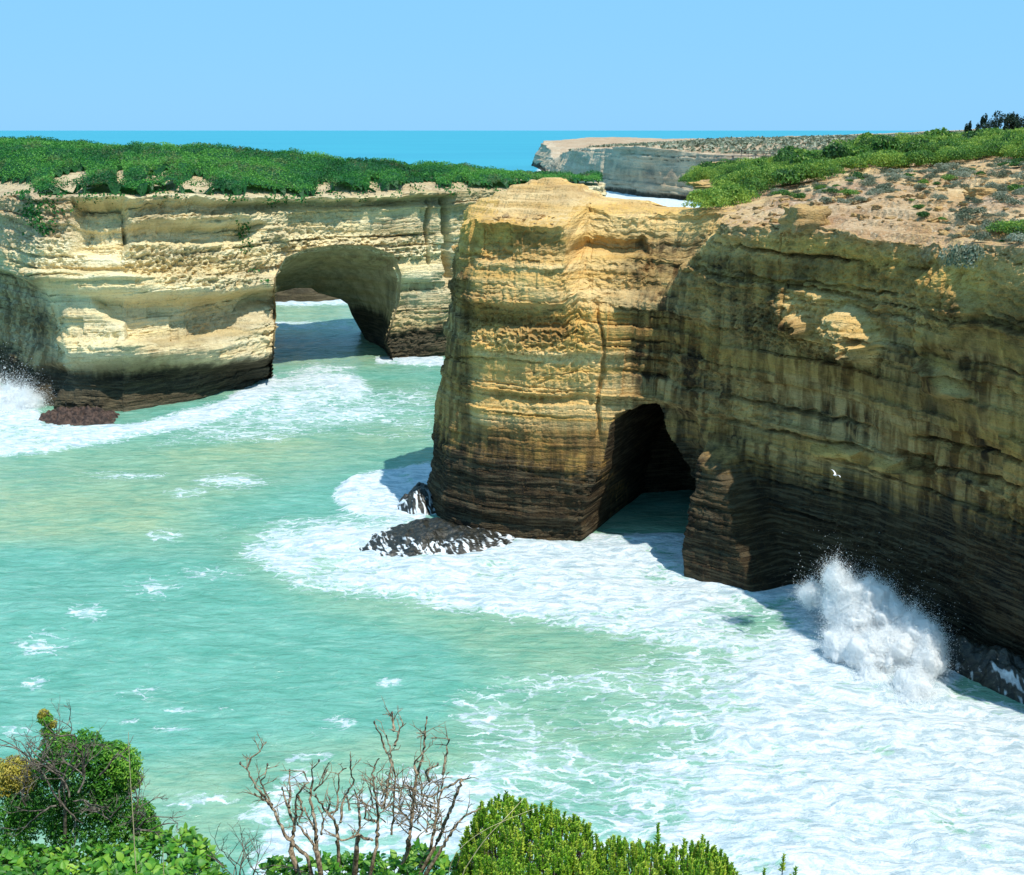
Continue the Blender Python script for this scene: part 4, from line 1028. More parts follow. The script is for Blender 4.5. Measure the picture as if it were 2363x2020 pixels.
for (u_, v_, y_, r_m, w_) in [(1690, 1170, 80.5, 1.0, .5), (1715, 1205, 80, 1.5, 1), (1760, 1225, 79.5, 1.7, 1.4), (1730, 1265, 79, 2.0, 2), (1800, 1255, 78.5, 1.8, 1.6), (1845, 1280, 77, 1.7, 1.6),
                            (1885, 1310, 75.5, 1.3, 1.1), (1870, 1345, 74.5, 1.5, 1.5), (1800, 1320, 76, 2.1, 2.2), (1850, 1390, 72.5, 1.4, 1.5), (1760, 1320, 76, 1.8, 1.4), (1840, 1430, 71, 1.2, 1.2), (1700, 1230, 80, 1.4, .8), (1640, 1200, 83, 0.9, .35), (1700, 1310, 77.5, 1.5, 1), (1760, 1390, 74, 1.5, 1), (1800, 1440, 72, 1.2, .8), (1870, 1440, 71, 1.1, .8)]:
    c_ = on_y(u_, v_, y_-3.0); bl.append((c_, (r_m, r_m, r_m), w_))
spray('breaking_wave', bl, 380000, 0.024, 5, 'burst of white spray from a wave breaking against the right cliff')
bl = [(on_y(20, 815, 152), (3.5, 2.5, 2.0), 1.2), (on_y(-40, 800, 156), (4, 3, 3), 1), (on_y(55, 820, 151), (2.2, 2, 1.7), 0.7), (on_y(0, 840, 148), (3.5, 2, 1.0), 0.6)]
spray('breaking_wave', bl, 120000, 0.04, 6, 'white wave bursting at the left foot of the arch headland')

# ================================================================== trees, lookout, visitor, gull
M_bark = simple_mat('grey_bark', (0.10, 0.085, 0.07), (0.22, 0.19, 0.16), 8, 0.9, 0.2, 0.4, 0.02)
M_treeleaf = leaf_mat('wind_tree_leaves', (0.010, 0.024, 0.016), (0.022, 0.050, 0.030), (0.05, 0.09, 0.05), 0.2, 0.2)
def tube(pts, rads, sides=6):
    pts = np.array(pts, float); n = len(pts); t = np.gradient(pts, axis=0); t /= np.linalg.norm(t, axis=1, keepdims=True)+1e-9
    ref = np.array([0.31, 0.83, 0.46]); a = np.cross(t, ref); a /= np.linalg.norm(a, axis=1, keepdims=True)+1e-9; b_ = np.cross(t, a)
    th = np.linspace(0, 2*math.pi, sides, endpoint=False)
    V = pts[:, None]+np.array(rads)[:, None, None]*(a[:, None]*np.cos(th)[None, :, None]+b_[:, None]*np.sin(th)[None, :, None])
    idx = np.arange(n*sides).reshape(n, sides); nx = np.roll(idx, -1, 1)
    F = np.stack([idx[:-1], nx[:-1], nx[1:], idx[1:]], -1).reshape(-1, 4)
    return V.reshape(-1, 3), F, {}
def wind_tree(u_, v_base, v_top, y_, lean, wid, seed, label):
    r = np.random.default_rng(seed); base = on_y(u_, v_base, y_); top = on_y(u_, v_top, y_); h = top[2]-base[2]
    g = float(hillM(np.array([base[0]]), np.array([base[1]]))[0]); base[2] = min(base[2], g)
    e = tag(empty('wind_bent_tree', base), label, 'tree', None)
    H_ = top[2]-base[2]
    tp = []; pl = np.array([(lean*H_*t*t, 0, H_*0.85*t) for t in np.linspace(0, 1, 8)])
    tp.append(tube(pl, np.linspace(0.14, 0.05, 8)))
    ends = [pl[-1]]
    for i in range(6):
        k = r.integers(3, 8); d = np.array([r.uniform(-.6, .6)*wid+lean*.5, r.uniform(-.5, .5)*wid, r.uniform(.4, 1)*H_*0.28])
        q = np.array([pl[k]+d*t for t in np.linspace(0, 1, 4)]); tp.append(tube(q, np.linspace(0.06, 0.025, 4), 5)); ends.append(q[-1])
    V, F, A = join_meshes(tp); mesh_np('trunk', V, F, M_bark, parent=e)
    C, Nn = [], []
    for q in ends:
        d = r.normal(size=(140, 3)); d /= np.linalg.norm(d, axis=1, keepdims=True)
        C.append(q+d*np.array([wid*.33, wid*.33, H_*0.16])*r.uniform(.5, 1.1, (140, 1))); Nn.append(d)
    V, F, A = quads_from(np.concatenate(C), np.concatenate(Nn), 0.16, seed); mesh_np('crown', V, F, M_treeleaf, A, smooth=False, parent=e)
for i, a in enumerate([(1955, 272, 243, 205, .10, .45, 'thin bent tree, leftmost on the skyline ridge'), (1970, 270, 236, 206, .22, .5, 'bent tree with a hooked top on the skyline ridge'),
          (2000, 268, 238, 205, .05, 1.5, 'broad dark tree left of the skyline grove'), (2018, 268, 239, 206, .0, 1.6, 'broad dark bushy tree in the middle of the skyline grove'),
          (2034, 268, 236, 207, .06, .8, 'narrow upright tree in the skyline grove, left of two thin ones'), (2043, 268, 237, 208, .03, .55, 'thin upright tree between two others in the skyline grove'),
          (2053, 268, 238, 208, .04, .5, 'last thin upright tree at the right of the skyline grove'), (2076, 268, 247, 204, .0, 2.2, 'low wide dark tree at the right picture edge'), (1923, 274, 267, 205, .0, .9, 'low dark bush like tree left of the skyline grove')]):
    wind_tree(a[0], a[1], a[2]+3, a[3], a[4], a[5]*1.7, 700+i, a[6])

M_wood = simple_mat('grey_timber', (0.10, 0.09, 0.08), (0.17, 0.15, 0.13), 6, 0.85, 0.2, 0.2, 0.01)
LY = 300.0
pa_, pb_ = on_y(1482, 316, LY), on_y(1572, 316, LY)
e = tag(empty('lookout_platform', (0.5*(pa_+pb_))), 'small timber lookout platform with railing above the green slope', 'platform')
L_ = pb_[0]-pa_[0]
def bx(name, c, sz, parent, mat):
    c, sz = np.array(c, float), np.array(sz, float)/2
    V = np.array([(x, y, z) for x in (-1, 1) for y in (-1, 1) for z in (-1, 1)])*sz+c
    F = [(0, 1, 3, 2), (4, 6, 7, 5), (0, 4, 5, 1), (2, 3, 7, 6), (0, 2, 6, 4), (1, 5, 7, 3)]
    return mesh_np(name, V, F, mat, smooth=False, parent=parent)
bx('deck', (0, 0, 0), (L_, 3, 0.22), e, M_wood)
for y_ in (-1.4, 1.4): bx('rail', (0, y_, 1.12), (L_, 0.07, 0.09), e, M_wood)
for y_ in (-1.4, 1.4): bx('rail', (0, y_, 0.60), (L_, 0.04, 0.05), e, M_wood)
for x_ in np.linspace(-L_/2+0.1, L_/2-0.1, 7):
    bx('post', (x_, -1.4, 0.6), (0.09, 0.09, 1.0), e, M_wood); bx('leg', (x_, -1.2, -1.6), (0.16, 0.16, 3.0), e, M_wood)
M_cloth = simple_mat('dark_clothes', (0.012, 0.014, 0.022), (0.03, 0.03, 0.04), 12, 0.9, 0.1, 0.1, 0.01)
M_skin = simple_mat('skin', (0.45, 0.26, 0.18), (0.5, 0.3, 0.21), 10, 0.6, 0.3, 0.05, 0.005)
M_hair = simple_mat('dark_hair', (0.02, 0.013, 0.01), (0.04, 0.028, 0.02), 20, 0.6, 0.3, 0.2, 0.005)
def person(loc, rz):
    V = [(0, 0, .95), (0, 0, 1.15), (0, 0, 1.40), (0, .01, 1.52), (0, 0, 1.64), (0, 0, 1.74),
         (.10, 0, .90), (.11, -.02, .50), (.12, .02, .09), (.12, -.13, .04), (-.10, 0, .90), (-.12, .02, .50), (-.12, .03, .09), (-.12, -.12, .04),
         (.19, 0, 1.42), (.26, .02, 1.15), (.20, -.18, 1.02), (.19, -.26, 1.03), (-.19, 0, 1.42), (-.26, .02, 1.15), (-.20, -.18, 1.02), (-.19, -.26, 1.03)]
    E = [(0, 1), (1, 2), (2, 3), (3, 4), (4, 5), (0, 6), (6, 7), (7, 8), (8, 9), (0, 10), (10, 11), (11, 12), (12, 13), (2, 14), (14, 15), (15, 16), (16, 17), (2, 18), (18, 19), (19, 20), (20, 21)]
    R = [.15, .13, .15, .055, .10, .08, .09, .065, .045, .04, .09, .065, .045, .04, .065, .05, .038, .03, .065, .05, .038, .03]
    me = bpy.data.meshes.new('person'); me.from_pydata(V, E, []); o = link(bpy.data.objects.new('person', me)); o.location = loc; o.rotation_euler = (0, 0, rz)
    md = o.modifiers.new('skin', 'SKIN')
    for i, rr in enumerate(R): me.skin_vertices[0].data[i].radius = (rr, rr*.85)
    me.skin_vertices[0].data[0].use_root = True
    o.modifiers.new('sub', 'SUBSURF').levels = 1; o.modifiers['sub'].render_levels = 1
    me.materials.append(M_cloth)
    q = np.array([(math.sin(t)*math.cos(a)*.105, math.sin(t)*math.sin(a)*.11+.02, 1.67+math.cos(t)*.11) for t in np.linspace(0.05, 1.7, 6) for a in np.linspace(0, 2*math.pi, 13)])
    mesh_np('hair', q, grid_faces(6, 13), M_hair, parent=o)
    return tag(o, 'person in dark clothes standing at the lookout railing', 'person')
pp = on_y(1499, 316, LY); person((pp[0], LY-0.9, pp[2]+0.11), 0.3)

M_gull = simple_mat('gull_feathers', (0.75, 0.76, 0.78), (0.85, 0.85, 0.85), 9, 0.7, 0.2, 0.1, 0.005)
g = on_y(1690, 962, 74)
ge = tag(empty('seagull', g), 'white seagull gliding in front of the shaded cliff wall', 'bird')
t = np.linspace(0, 1, 10); V, F, A = tube(np.stack([0.36*(t-0.5), 0*t, 0.02*np.sin(t*6)], -1), 0.065*np.sin(np.clip(t*0.93+0.05, 0, 1)*math.pi)**0.7, 8); mesh_np('body', V, F, M_gull, parent=ge)
for sg in (-1, 1):
    t, w_ = np.meshgrid(np.linspace(0, 1, 9), np.linspace(-0.5, 0.5, 4), indexing='ij')
    ch_ = 0.17*(1-0.75*t**1.5)
    top_ = np.stack([0.04-0.10*t**2+ch_*w_, sg*(0.03+0.50*t), 0.03+0.16*np.sin(t*2.2)+0.015*(1-4*w_**2)*(1-t)], -1)
    bot_ = top_-np.array([0, 0, 0.008])
    V, F, A = join_meshes([(top_, grid_faces(9, 4), {}), (bot_, grid_faces(9, 4, flip=True), {})]); mesh_np('wing', V, F, M_gull, parent=ge)
ge.rotation_euler = (0.3, 0.2, 0.5)

# ================================================================== the near bank and its plants
def bank_h(x, y):
    z = np.interp(y, [-30, 0.8, 2.0, 3.2, 4.4, 5.4, 6.2, 7.0, 9.0, 12.0, 14.5], [37.5, 36.4, 35.9, 34.75, 34.05, 33.3, 32.3, 30, 20, 6, -2])
    return z+0.12*fbm(x*0.7, y*0.7, o=3, seed=401)
gx = np.linspace(-28, 50, 180); gy = np.r_[np.linspace(-30, 1, 20), np.linspace(1.3, 14.5, 110)]
GX, GY = np.meshgrid(gx, gy, indexing='ij')
GYc = GY+0.9*fbm(GX*0.12, 0*GX, o=3, seed=403)*sstep(3, 8, GY)
V = np.stack([GX, GYc, bank_h(GX, GY)], -1)
M_bank = simple_mat('bank_soil', (0.10, 0.065, 0.035), (0.22, 0.15, 0.085), 3, 0.95, 0.1, 0.6, 0.05)
tag(mesh_np('near_bank', V, grid_faces(*GX.shape), M_bank), 'earthy cliff edge under the foreground plants', kind='structure')

M_broad = leaf_mat('broad_leaves', (0.026, 0.115, 0.012), (0.095, 0.32, 0.024), (0.34, 0.55, 0.06), 0.30, 0.5)
M_heath = leaf_mat('heath_leaves', (0.085, 0.23, 0.014), (0.26, 0.50, 0.028), (0.60, 0.70, 0.09), 0.30, 0.4)
M_yellow = leaf_mat('yellow_leaves', (0.20, 0.20, 0.03), (0.46, 0.40, 0.06), (0.66, 0.54, 0.13), 0.3, 0.3)
M_twig = simple_mat('dead_twig', (0.110, 0.076, 0.048), (0.42, 0.315, 0.205), 60, 0.9, 0.15, 0.4, 0.002)
M_twig2 = simple_mat('grey_twig', (0.055, 0.046, 0.036), (0.27, 0.225, 0.17), 60, 0.9, 0.15, 0.4, 0.002)
M_straw = simple_mat('dry_grass', (0.50, 0.42, 0.22), (0.62, 0.54, 0.32), 30, 0.8, 0.2, 0.1, 0.001)
PX = lambda u, v, y: on_y(u/K, v/K, y)                  # full-size picture position -> point at distance y

def leaf_np(length, width, fold=0.25, droop=0.2, rows=4):
    """one ovate leaf from the stalk at the origin along +Y, face up +Z: rows x 3 grid"""
    t = np.linspace(0, 1, rows+1)
    w = width*np.sin(np.clip(t*0.94+0.06, 0, 1)*math.pi)**0.75*0.5
    g = np.zeros((rows+1, 3, 3))
    for j, s__ in enumerate((-1, 0, 1)):
        g[:, j, 0] = s__*w; g[:, j, 1] = t*length; g[:, j, 2] = abs(s__)*w*fold*2-droop*length*t*t
    return g.reshape(-1, 3), grid_faces(rows+1, 3)
def frame(direction, up=(0, 0, 1), roll=0.0):
    y_ = np.array(direction, float); y_ /= np.linalg.norm(y_); x_ = np.cross(y_, up); x_ /= np.linalg.norm(x_)+1e-9; z_ = np.cross(x_, y_)
    c_, s__ = math.cos(roll), math.sin(roll)
    return np.stack([x_*c_+z_*s__, y_, z_*c_-x_*s__], 1)
from mathutils import Matrix
def mat4(R, loc, s_):
    m_ = Matrix(((R*s_)[0].tolist()+[0], (R*s_)[1].tolist()+[0], (R*s_)[2].tolist()+[0], [0, 0, 0, 1]))
    m_.translation = [float(q) for q in loc]; return m_

def pieces(parent, name, variants, mat, items, limit, stuffname):
    """items: (R, loc, scale, variant, tint, rank). The largest `limit` become objects sharing meshes, the rest one stuff part"""
    items = sorted(items, key=lambda q: q[5])
    inv = Matrix.Translation(parent.location).inverted()
    cache = {}
    for R, loc, s_, k, tint, rk in items[:limit]:
        key = (k, int(tint*6))
        if key not in cache:
            V, F = variants[k]; o_ = mesh_np(name, V, F, mat, dict(tint=np.full(len(V), (key[1]+0.5)/6.5))); cache[key] = o_.data; bpy.data.objects.remove(o_)
        o = bpy.data.objects.new(name, cache[key]); link(o); o.parent = parent
        o.matrix_local = inv @ mat4(R, loc, s_)
    rest = items[limit:]
    if rest:
        ps = []
        for R, loc, s_, k, tint, rk in rest:
            V, F = variants[k]; ps.append(((V*s_) @ R.T+np.array(loc)-np.array(parent.location), F, dict(tint=np.full(len(V), tint))))
        V, F, A = join_meshes(ps); o = mesh_np(stuffname, V, F, mat, A, parent=parent); o['kind'] = 'stuff'

def contour_v(contour, u):
    c_ = np.array(contour, float); return np.interp(u, c_[:, 0], c_[:, 1])

def stems_mesh(parent, name, lines, mat, sides=5):
    loc = np.array(parent.location); V, F, A = join_meshes([tube(np.array(p_)-loc, r__, sides) for p_, r__ in lines])
    return mesh_np(name, V, F, mat, parent=parent)

def broadleaf_bush(contour, u0, u1, n, ydist, seed, label, limit, leafsize=0.036):
    r = np.random.default_rng(seed); uc = 0.5*(u0+u1)
    b0 = PX(uc, 2100, ydist); b0[2] = float(bank_h(np.array([b0[0]]), np.array([ydist]))[0])
    e = tag(empty('broadleaf_bush', b0), label, 'bush')
    variants = [leaf_np(1, w, f_, d_) for w, f_, d_ in ((.62, .25, .2), (.55, .4, .05), (.70, .15, .35), (.5, .5, .15))]
    items, lines = [], []
    for i in range(n):
        u_ = r.uniform(u0, u1); vt = contour_v(contour, u_); dv = r.uniform(0, 1)**1.3*(2075-vt); v_ = vt+18+dv
        y_ = ydist+0.45-0.95*(v_-vt)/170+r.uniform(-.12, .12)
        tip = PX(u_, v_, y_); lean = np.array([r.normal(0, .35), r.normal(-.25, .35), 1.0]); lean /= np.linalg.norm(lean)
        base = tip-lean*r.uniform(.10, .2)
        lines.append(([base, tip-lean*.03, tip], [.0022, .0018, .0014]))
        toneb = np.clip(r.normal(0.48, 0.2), 0, 1)
        for k in range(r.integers(6, 10)):
            a = k*2.4+r.uniform(-.4, .4); el = r.uniform(0.15, 1.15)
            side = np.array([math.cos(a), math.sin(a), 0.0]); dirn = side*math.cos(el)+lean*math.sin(el)
            pos = tip-lean*r.uniform(0, .05)
            items.append((frame(dirn, lean, r.normal(0, .3)), pos, leafsize*r.uniform(.65, 1.25), int(r.integers(0, 4)), float(np.clip(toneb+r.normal(0, .14), 0, .999)), y_+0.004*(v_-vt)/10+r.uniform(0, .3)))
    stems_mesh(e, 'stem', lines, M_twig2, 4)
    pieces(e, 'leaf', variants, M_broad, items, limit, 'leaves')
    return e
cl = [(-60, 1935), (0, 1935), (60, 1930), (120, 1945), (250, 1925), (330, 1908), (390, 1900), (430, 1893), (460, 1908), (480, 1940), (510, 1975), (545, 2040)]
broadleaf_bush(cl, -60, 545, 560, 3.85, 11, 'glossy broad leaved green bush filling the bottom left corner', 300)
cr = [(590, 2040), (610, 1985), (640, 1962), (700, 1968), (740, 1955), (800, 1962), (870, 1958), (940, 1950), (985, 1918), (1010, 1952), (1060, 1968), (1120, 2040)]
broadleaf_bush(cr, 590, 1120, 300, 3.95, 12, 'glossy broad leaved bush at the foot of the bare dead shrub', 300, 0.037)

# heath: many upright leafy shoots
def shoot_np(seed, nleaf=40, L=0.085, ll=0.021):
    r = np.random.default_rng(seed); ps = []
    lv, lf = leaf_np(ll, ll*0.46, 0.4, -0.1, 2)
    for i in range(nleaf):
        t = 0.12+0.88*(i/nleaf); a = i*2.4+r.uniform(-.3, .3); el = r.uniform(.35, 1.05)
        d = np.array([math.cos(a)*math.cos(el), math.sin(a)*math.cos(el), math.sin(el)])
        ps.append(((lv*r.uniform(.75, 1.2)*(1.0-0.35*t)) @ frame(d).T+np.array([0, 0, L*t]), lf, {}))
    V, F, A = join_meshes(ps); return V, F
SHOOT = [shoot_np(600+i) for i in range(5)]
def heath_bush(contour, u0, u1, n, ydist, seed, label, extra, limit=300):
    r = np.random.default_rng(seed); uc = 0.5*(u0+u1)
    b0 = PX(uc, 2100, ydist); b0[2] = float(bank_h(np.array([b0[0]]), np.array([ydist]))[0])
    e = tag(empty('heath_bush', b0), label, 'bush'); items, lines = [], []
    for i in range(n+len(extra)):
        if i < n:
            u_ = r.uniform(u0, u1); vt = contour_v(contour, u_); v_ = vt+r.uniform(0, 1)**1.2*(2110-vt)
        else:
            u_, v_ = extra[i-n]; vt = v_
        y_ = ydist+0.42-0.9*(v_-vt)/190+r.uniform(-.12, .12)
        tip = PX(u_, v_, y_)
        d = np.array([r.normal(0, .16)+0.25*(u_-uc)/(u1-u0), r.normal(-.12, .16), 1.0]) if i < n else np.array([0.02, 0, 1.0]); d /= np.linalg.norm(d)
        s_ = r.uniform(.75, 1.25) if i < n else 1.2
        base = tip-d*0.10*s_
        R = frame(d, (0.3, 0.9, 0.1)); R = np.stack([R[:, 0], R[:, 2], R[:, 1]], 1)
        lines.append(([base-d*.18, base, tip-d*.01], [.003, .002, .0012]))
        items.append((R, base, s_, int(r.integers(0, 5)), float(np.clip(r.normal(.66, .22), 0, .999)), y_+r.uniform(0, .3)-1.0*(i >= n)))
    stems_mesh(e, 'stem', lines, M_twig2, 4)
    pieces(e, 'shoot', SHOOT, M_heath, items, limit, 'shoots')
ch = [(1030, 2060), (1060, 1930), (1085, 1880), (1110, 1845), (1160, 1825), (1215, 1838), (1260, 1848), (1320, 1872), (1365, 1892), (1385, 1935), (1400, 1950)]
heath_bush(ch, 1035, 1400, 900, 3.8, 21, 'bright green upright heath bush, taller left clump with dry stalks across', [(1135, 1838), (1168, 1820), (1272, 1842)])
ch = [(1370, 1960), (1400, 1930), (1425, 1918), (1455, 1935), (1500, 1935), (1540, 1945), (1600, 1935), (1630, 1930), (1665, 1955), (1690, 1985), (1710, 2015), (1760, 2080)]
heath_bush(ch, 1370, 1760, 760, 3.8, 22, 'lower bright green heath bush running to the right with a tall single shoot', [(1520, 1893), (1520, 1920), (1622, 1920), (1475, 1930), (1580, 1930), (1690, 1985)])
heath_bush([(1770, 2000), (1850, 2005)], 1775, 1850, 14, 3.8, 23, 'few brownish heath shoot tips at the bottom right', [(1810, 1965), (1765, 1998), (1838, 1995)])

# bare dead shrubs
def grow(r, lines, p0, d0, L, rad, depth, wig=0.35, up=0.25):
    n_ = max(3, int(L/0.022)); p_ = [np.array(p0)]; d_ = np.array(d0, float)
    for i in range(n_):
        d_ = d_+r.normal(0, wig*0.35, 3)+np.array([0, 0, up*0.12]); d_ /= np.linalg.norm(d_)
        p_.append(p_[-1]+d_*L/n_)
    p_ = np.array(p_); lines.append((p_, np.linspace(rad, rad*0.5, len(p_))))
    if depth > 0:
        for k in range(r.integers(2, 4)):
            i = r.integers(max(1, len(p_)//4), len(p_)); q = r.normal(0, 1, 3); q[1] *= .7
            nd = (p_[min(i+1, len(p_)-1)]-p_[i-1]); nd /= np.linalg.norm(nd)+1e-9
            grow(r, lines, p_[i], nd+0.75*q/np.linalg.norm(q), L*r.uniform(.4, .68), rad*0.62, depth-1, wig, up)
Q5 = lambda x, y: (500+x/3.453, 1650+y/3.453)
stems_px = [
    [(720, 1130), (560, 980), (470, 800), (420, 690), (320, 590), (260, 480), (195, 385)], [(235, 430), (280, 330), (340, 300), (390, 220)], [(430, 690), (345, 540), (390, 480), (400, 400)], [(440, 720), (350, 670), (300, 625)],
    [(590, 1090), (620, 870), (570, 740), (515, 590)], [(620, 870), (630, 740), (640, 650), (700, 560), (730, 540), (690, 440)], [(575, 740), (590, 590), (580, 460)], [(650, 640), (690, 760), (650, 860)],
    [(800, 1100), (780, 850), (745, 640), (770, 520), (760, 430), (810, 370)], [(770, 610), (840, 540), (855, 450)], [(800, 1090), (720, 960), (640, 880)], [(780, 920), (720, 800), (700, 740)],
    [(970, 1040), (960, 880), (890, 790), (790, 650)], [(890, 790), (960, 760), (970, 600), (975, 450), (1030, 420)], [(880, 780), (900, 680)], [(830, 950), (860, 830), (810, 740)],
    [(990, 860), (1000, 680), (1090, 545), (1065, 370)], [(1110, 1080), (1140, 900), (1130, 680), (1095, 590)], [(1060, 760), (1040, 660)],
    [(1270, 1080), (1290, 850), (1270, 640), (1240, 480), (1265, 380), (1300, 340)], [(1330, 750), (1390, 400), (1330, 230), (1300, 150), (1255, 65)], [(1400, 950), (1420, 500), (1380, 280), (1350, 160)], [(1405, 130), (1415, 60), (1400, 0)],
    [(1420, 250), (1460, 110), (1485, 90)], [(1520, 1090), (1560, 760), (1590, 480), (1640, 350), (1660, 190), (1670, 30)], [(1660, 190), (1650, 130)], [(1590, 480), (1570, 380), (1650, 300)],
    [(1700, 1090), (1780, 650), (1810, 500), (1850, 450)], [(1740, 1050), (1870, 750), (1960, 500), (1850, 570), (1700, 660), (1600, 620)], [(1780, 1080), (1890, 910), (1990, 790), (2070, 760), (2110, 740)],
    [(1700, 540), (1660, 450), (1760, 400)], [(1800, 480), (1850, 190)], [(1290, 860), (1180, 830), (1200, 700), (1230, 680)], [(1250, 1000), (1130, 960), (1000, 1005), (890, 935), (860, 920)]]
r = np.random.default_rng(44)
b0 = PX(780, 2140, 4.0); b0[2] = float(bank_h(np.array([b0[0]]), np.array([4.0]))[0])
dead = tag(empty('dead_shrub', b0), 'bare brown dead shrub with many forked branches standing before the water', 'shrub')
main, twigs = [], []
for i, sp in enumerate(stems_px):
    px = np.array([Q5(*q) for q in sp]); L_ = np.r_[0, np.cumsum(np.linalg.norm(np.diff(px, axis=0), axis=1))]
    t = np.linspace(0, L_[-1], max(6, int(L_[-1]/7))); pu, pv_ = np.interp(t, L_, px[:, 0]), np.interp(t, L_, px[:, 1])
    y0 = 3.95+r.uniform(-.22, .22); yy = y0+np.cumsum(r.normal(0, 0.012, len(t)))
    P = np.array([PX(a, b__, c_) for a, b__, c_ in zip(pu, pv_, yy)])+r.normal(0, .0022, (len(t), 3))
    if sp[0][1] > 1030:
        root = P[0]*0.35+np.array([b0[0], b0[1], b0[2]])*0.65
        P = np.concatenate([np.linspace(root, P[0], 6)[:-1], P])
    thick = (0.0108 if sp[0][1] > 1030 else 0.0056)*r.uniform(.75, 1.15)
    rad = np.linspace(thick, 0.0026, len(P))*(1+0.18*r.normal(0, 1, len(P)).clip(-1, 1))
    main.append((P, rad))
    for k in range(r.integers(3, 6)):
        j = r.integers(len(P)//3, len(P)); d_ = r.normal(0, 1, 3)*np.array([1, .6, .5])+np.array([0, 0, .7])
        grow(r, twigs, P[j], d_/np.linalg.norm(d_), r.uniform(.03, .075), 0.0024, 1)
for k in range(64):                                       # the dense thicket in the right half
    u_, v_ = Q5(r.uniform(1230, 1800), r.uniform(560, 1000)); p0 = PX(u_, v_, 3.95+r.uniform(-.2, .25))
    grow(r, twigs, p0, np.array([r.normal(0, .7), r.normal(0, .3), .7]), r.uniform(.07, .13), 0.0034, 2, 0.5)
for P, rad in main: stems_mesh(dead, 'branch', [(P, rad)], M_twig, 6)
o = stems_mesh(dead, 'twigs', twigs, M_twig, 4); o['kind'] = 'stuff'
# seed heads at some tips
heads = []
for P, rad in main[::2]:
    V, F, A = tube(np.linspace(P[-1]-np.array([0, 0, .004]), P[-1]+np.array([.001, 0, .012]), 5)-np.array(dead.location), [.001, .004, .005, .004, .001], 6); mesh_np('seed_head', V, F, M_twig2, parent=dead)

# left bush: green clumps behind grey twigs
b0 = PX(160, 2120, 4.3); b0[2] = float(bank_h(np.array([b0[0]]), np.array([4.3]))[0])
lb = tag(empty('twiggy_bush', b0), 'tangled grey twiggy bush with green and yellow leaf clumps at the left', 'bush')
def clump(parent, name, mat, cs, n_, size, seed, depth=4.3):
    r = np.random.default_rng(seed); C, Nn, T = [], [], []
    for (u_, v_, rp, w, tn) in cs:
        c_ = PX(u_, v_, depth); rad = rp*depth/FPX
        k = int(n_*w); d = r.normal(size=(k, 3)); d /= np.linalg.norm(d, axis=1, keepdims=True)
        q = np.cbrt(r.uniform(0.15, 1, k))*(1+0.3*fbm(d[:, 0]*2.5+u_, d[:, 1]*2.5, d[:, 2]*2.5, o=2, seed=seed))
        C.append(c_+d*(rad*q)[:, None]); Nn.append(d+np.array([.1, -.2, .5])); T.append(np.full(k, tn)+0.3*(q-0.8))
    V, F, A = quads_from(np.concatenate(C), np.concatenate(Nn), size, seed+1, aspect=0.45, spread=0.7, tint=np.concatenate(T))
    o = mesh_np(name, V-np.array(parent.location), F, mat, A, smooth=False, parent=parent); o['kind'] = 'stuff'
clump(lb, 'foliage', M_broad, [(285, 1765, 48, 1.2, .6), (262, 1740, 35, .8, .5), (300, 1800, 30, .6, .65), (165, 1745, 52, 1.0, .25), (200, 1720, 40, .7, .3), (130, 1720, 38, .6, .3), (130, 1885, 55, 1.0, .3), (240, 1860, 45, .8, .3), (290, 1905, 42, .8, .4), (105, 1660, 17, .35, .55), (108, 1690, 14, .25, .5), (145, 1712, 26, .4, .5), (60, 1880, 45, .7, .3), (190, 1800, 60, .8, .12), (20, 1870, 45, .6, .3), (250, 1800, 45, .8, .35), (60, 1850, 50, .9, .15), (120, 1835, 55, 1, .12), (200, 1845, 55, 1, .12), (265, 1840, 45, .9, .2), (325, 1880, 40, .8, .35), (40, 1925, 50, .9, .35), (150, 1915, 50, .9, .3), (230, 1915, 50, .9, .3), (225, 1755, 50, 1, .2), (110, 1770, 45, .8, .15), (340, 1920, 40, .8, .4)], 1500, .0095, 71)
clump(lb, 'yellow_foliage', M_yellow, [(30, 1775, 34, 1, .55), (62, 1800, 32, 1, .6), (15, 1815, 30, .7, .35), (80, 1770, 18, .4, .5), (100, 1648, 14, .25, .3), (122, 1672, 10, .15, .3), (45, 1785, 40, 1, .5), (-10, 1790, 40, 1, .5)], 900, .0085, 73)
tw = []
r = np.random.default_rng(81)
for (u_, v_, du, dv, L_, dp) in [(140, 1860, -20, -190, .42, 3), (150, 1850, 35, -200, .44, 3), (160, 1840, 60, -150, .38, 3), (140, 1850, -80, -110, .34, 3), (170, 1850, 110, -80, .34, 3), (200, 1870, 120, -30, .3, 3), (130, 1860, -110, -40, .3, 3), (150, 1820, 10, -200, .36, 3),
                                 (310, 1910, 70, -70, .22, 3), (310, 1915, 110, -40, .22, 3), (300, 1900, 40, -110, .24, 3), (320, 1910, 90, -90, .2, 2), (60, 1860, -40, -60, .25, 3), (180, 1830, 70, -190, .36, 3), (140, 1850, 60, 60, .2, 2), (100, 1800, -60, -130, .30, 3), (230, 1790, 90, -60, .2, 2), (150, 1790, -50, -120, .24, 3), (190, 1790, 20, -130, .22, 3)]:
    p0 = PX(u_, v_, 4.12+r.uniform(-.15, .05)); p1 = PX(u_+du, v_+dv, 4.1+r.uniform(-.2, .1)); d_ = p1-p0
    grow(r, tw, p0, d_/np.linalg.norm(d_), L_*.78, 0.0050, dp+1 if dp > 2 else dp, 0.5, 0.15)
root = [([b0+np.array([0, 0, .0]), PX(150, 1950, 4.25), PX(150, 1850, 4.2)], [.014, .01, .006]), ([b0+np.array([.05, 0, 0]), PX(300, 1960, 4.2), PX(312, 1905, 4.2)], [.01, .007, .004])]
stems_mesh(lb, 'trunk', root, M_twig2, 6)
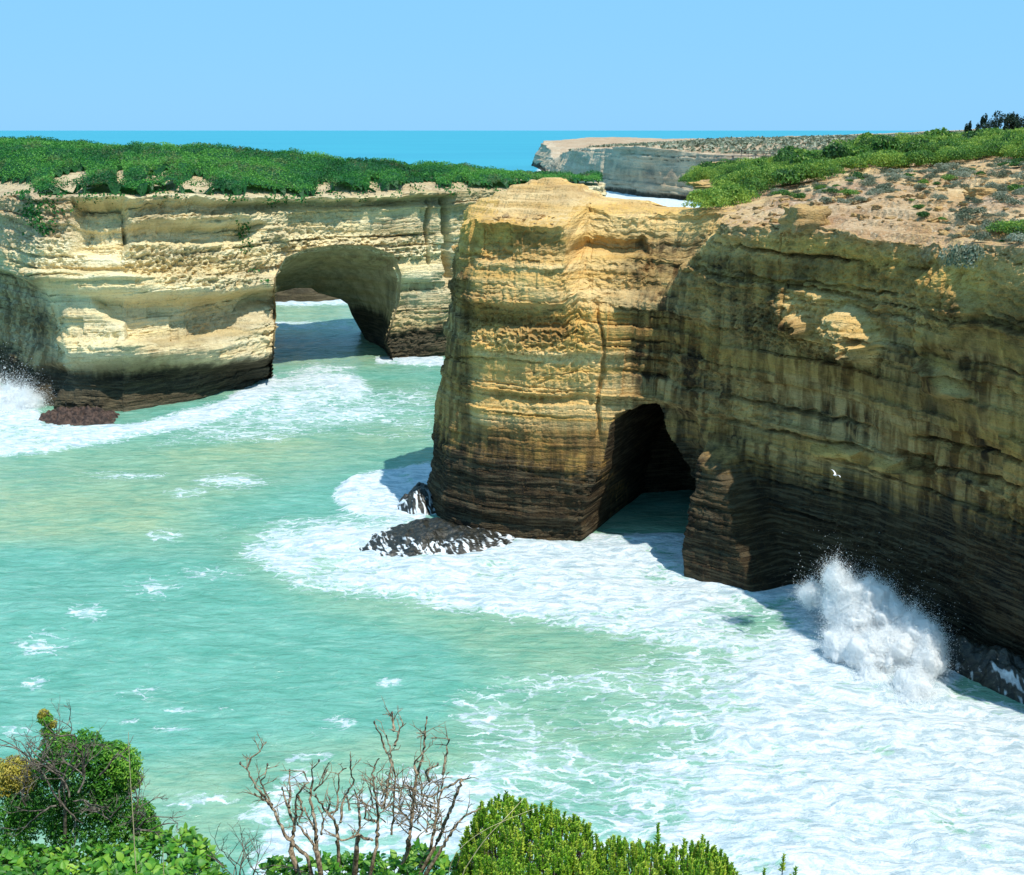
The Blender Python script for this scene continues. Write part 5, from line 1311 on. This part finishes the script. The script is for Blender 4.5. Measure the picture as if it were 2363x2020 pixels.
o = stems_mesh(lb, 'twigs', tw, M_twig2, 4); o['kind'] = 'stuff'

# small dead twigs in the gap
b0 = PX(560, 2110, 4.0); b0[2] = float(bank_h(np.array([b0[0]]), np.array([4.0]))[0])
sd_ = tag(empty('dead_twigs', b0), 'thin grey dead twigs in the gap between the broad leaved bushes', 'twigs')
tw = [([b0, PX(560, 2060, 4.0), PX(565, 2020, 4.0)], [.006, .005, .004])]
for k in range(9):
    u_ = 480+r.uniform(0, 120); p0 = PX(u_, 2025, 4.05+r.uniform(-.15, .15))
    tw.append(([b0+r.normal(0, .02, 3)*np.array([1, 1, 0]), p0], [.004, .003]))
    grow(r, tw, p0, np.array([r.normal(0, .35), r.normal(0, .2), 1.0]), r.uniform(.14, .24), 0.0028, 2, .55)
stems_mesh(sd_, 'twig', tw, M_twig2, 4)

# dry grass stalks
def stalk(px, y_, rad, label):
    P = np.array([PX(u_, v_, y_+dy) for u_, v_, dy in px]); b_ = P[0].copy(); b_[2] = float(bank_h(np.array([b_[0]]), np.array([b_[1]]))[0])
    P = np.concatenate([[b_], P]); t = np.linspace(0, 1, 20); tt = np.linspace(0, 1, len(P))
    C = np.stack([np.interp(t, tt, P[:, k]) for k in range(3)], 1)
    C[2:-2] = (C[:-4]+C[1:-3]+C[2:-2]+C[3:-1]+C[4:])/5
    V, F, A = tube(C, np.linspace(rad, rad*0.35, 20), 5)
    o = mesh_np('grass_stalk', V, F, M_straw); tag(o, label, 'grass')
stalk([(312, 2000, 0), (308, 1900, 0), (300, 1790, 0), (296, 1690, 0)], 3.6, .0026, 'tall pale upright grass stalk in front of the twiggy bush')
stalk([(378, 2030, 0), (377, 1990, 0), (376, 1950, 0)], 3.4, .0020, 'short pale grass stalk in the bottom left leaves')
stalk([(1040, 2060, 0), (1110, 1945, 0), (1165, 1890, 0), (1208, 1843, .1)], 3.3, .0022, 'long dry grass stalk slanting across the heath bush')
stalk([(1020, 2000, 0), (1090, 1930, 0), (1160, 1895, 0), (1245, 1862, .1)], 3.35, .0016, 'thin dry grass stalk crossing the longer one over the heath')
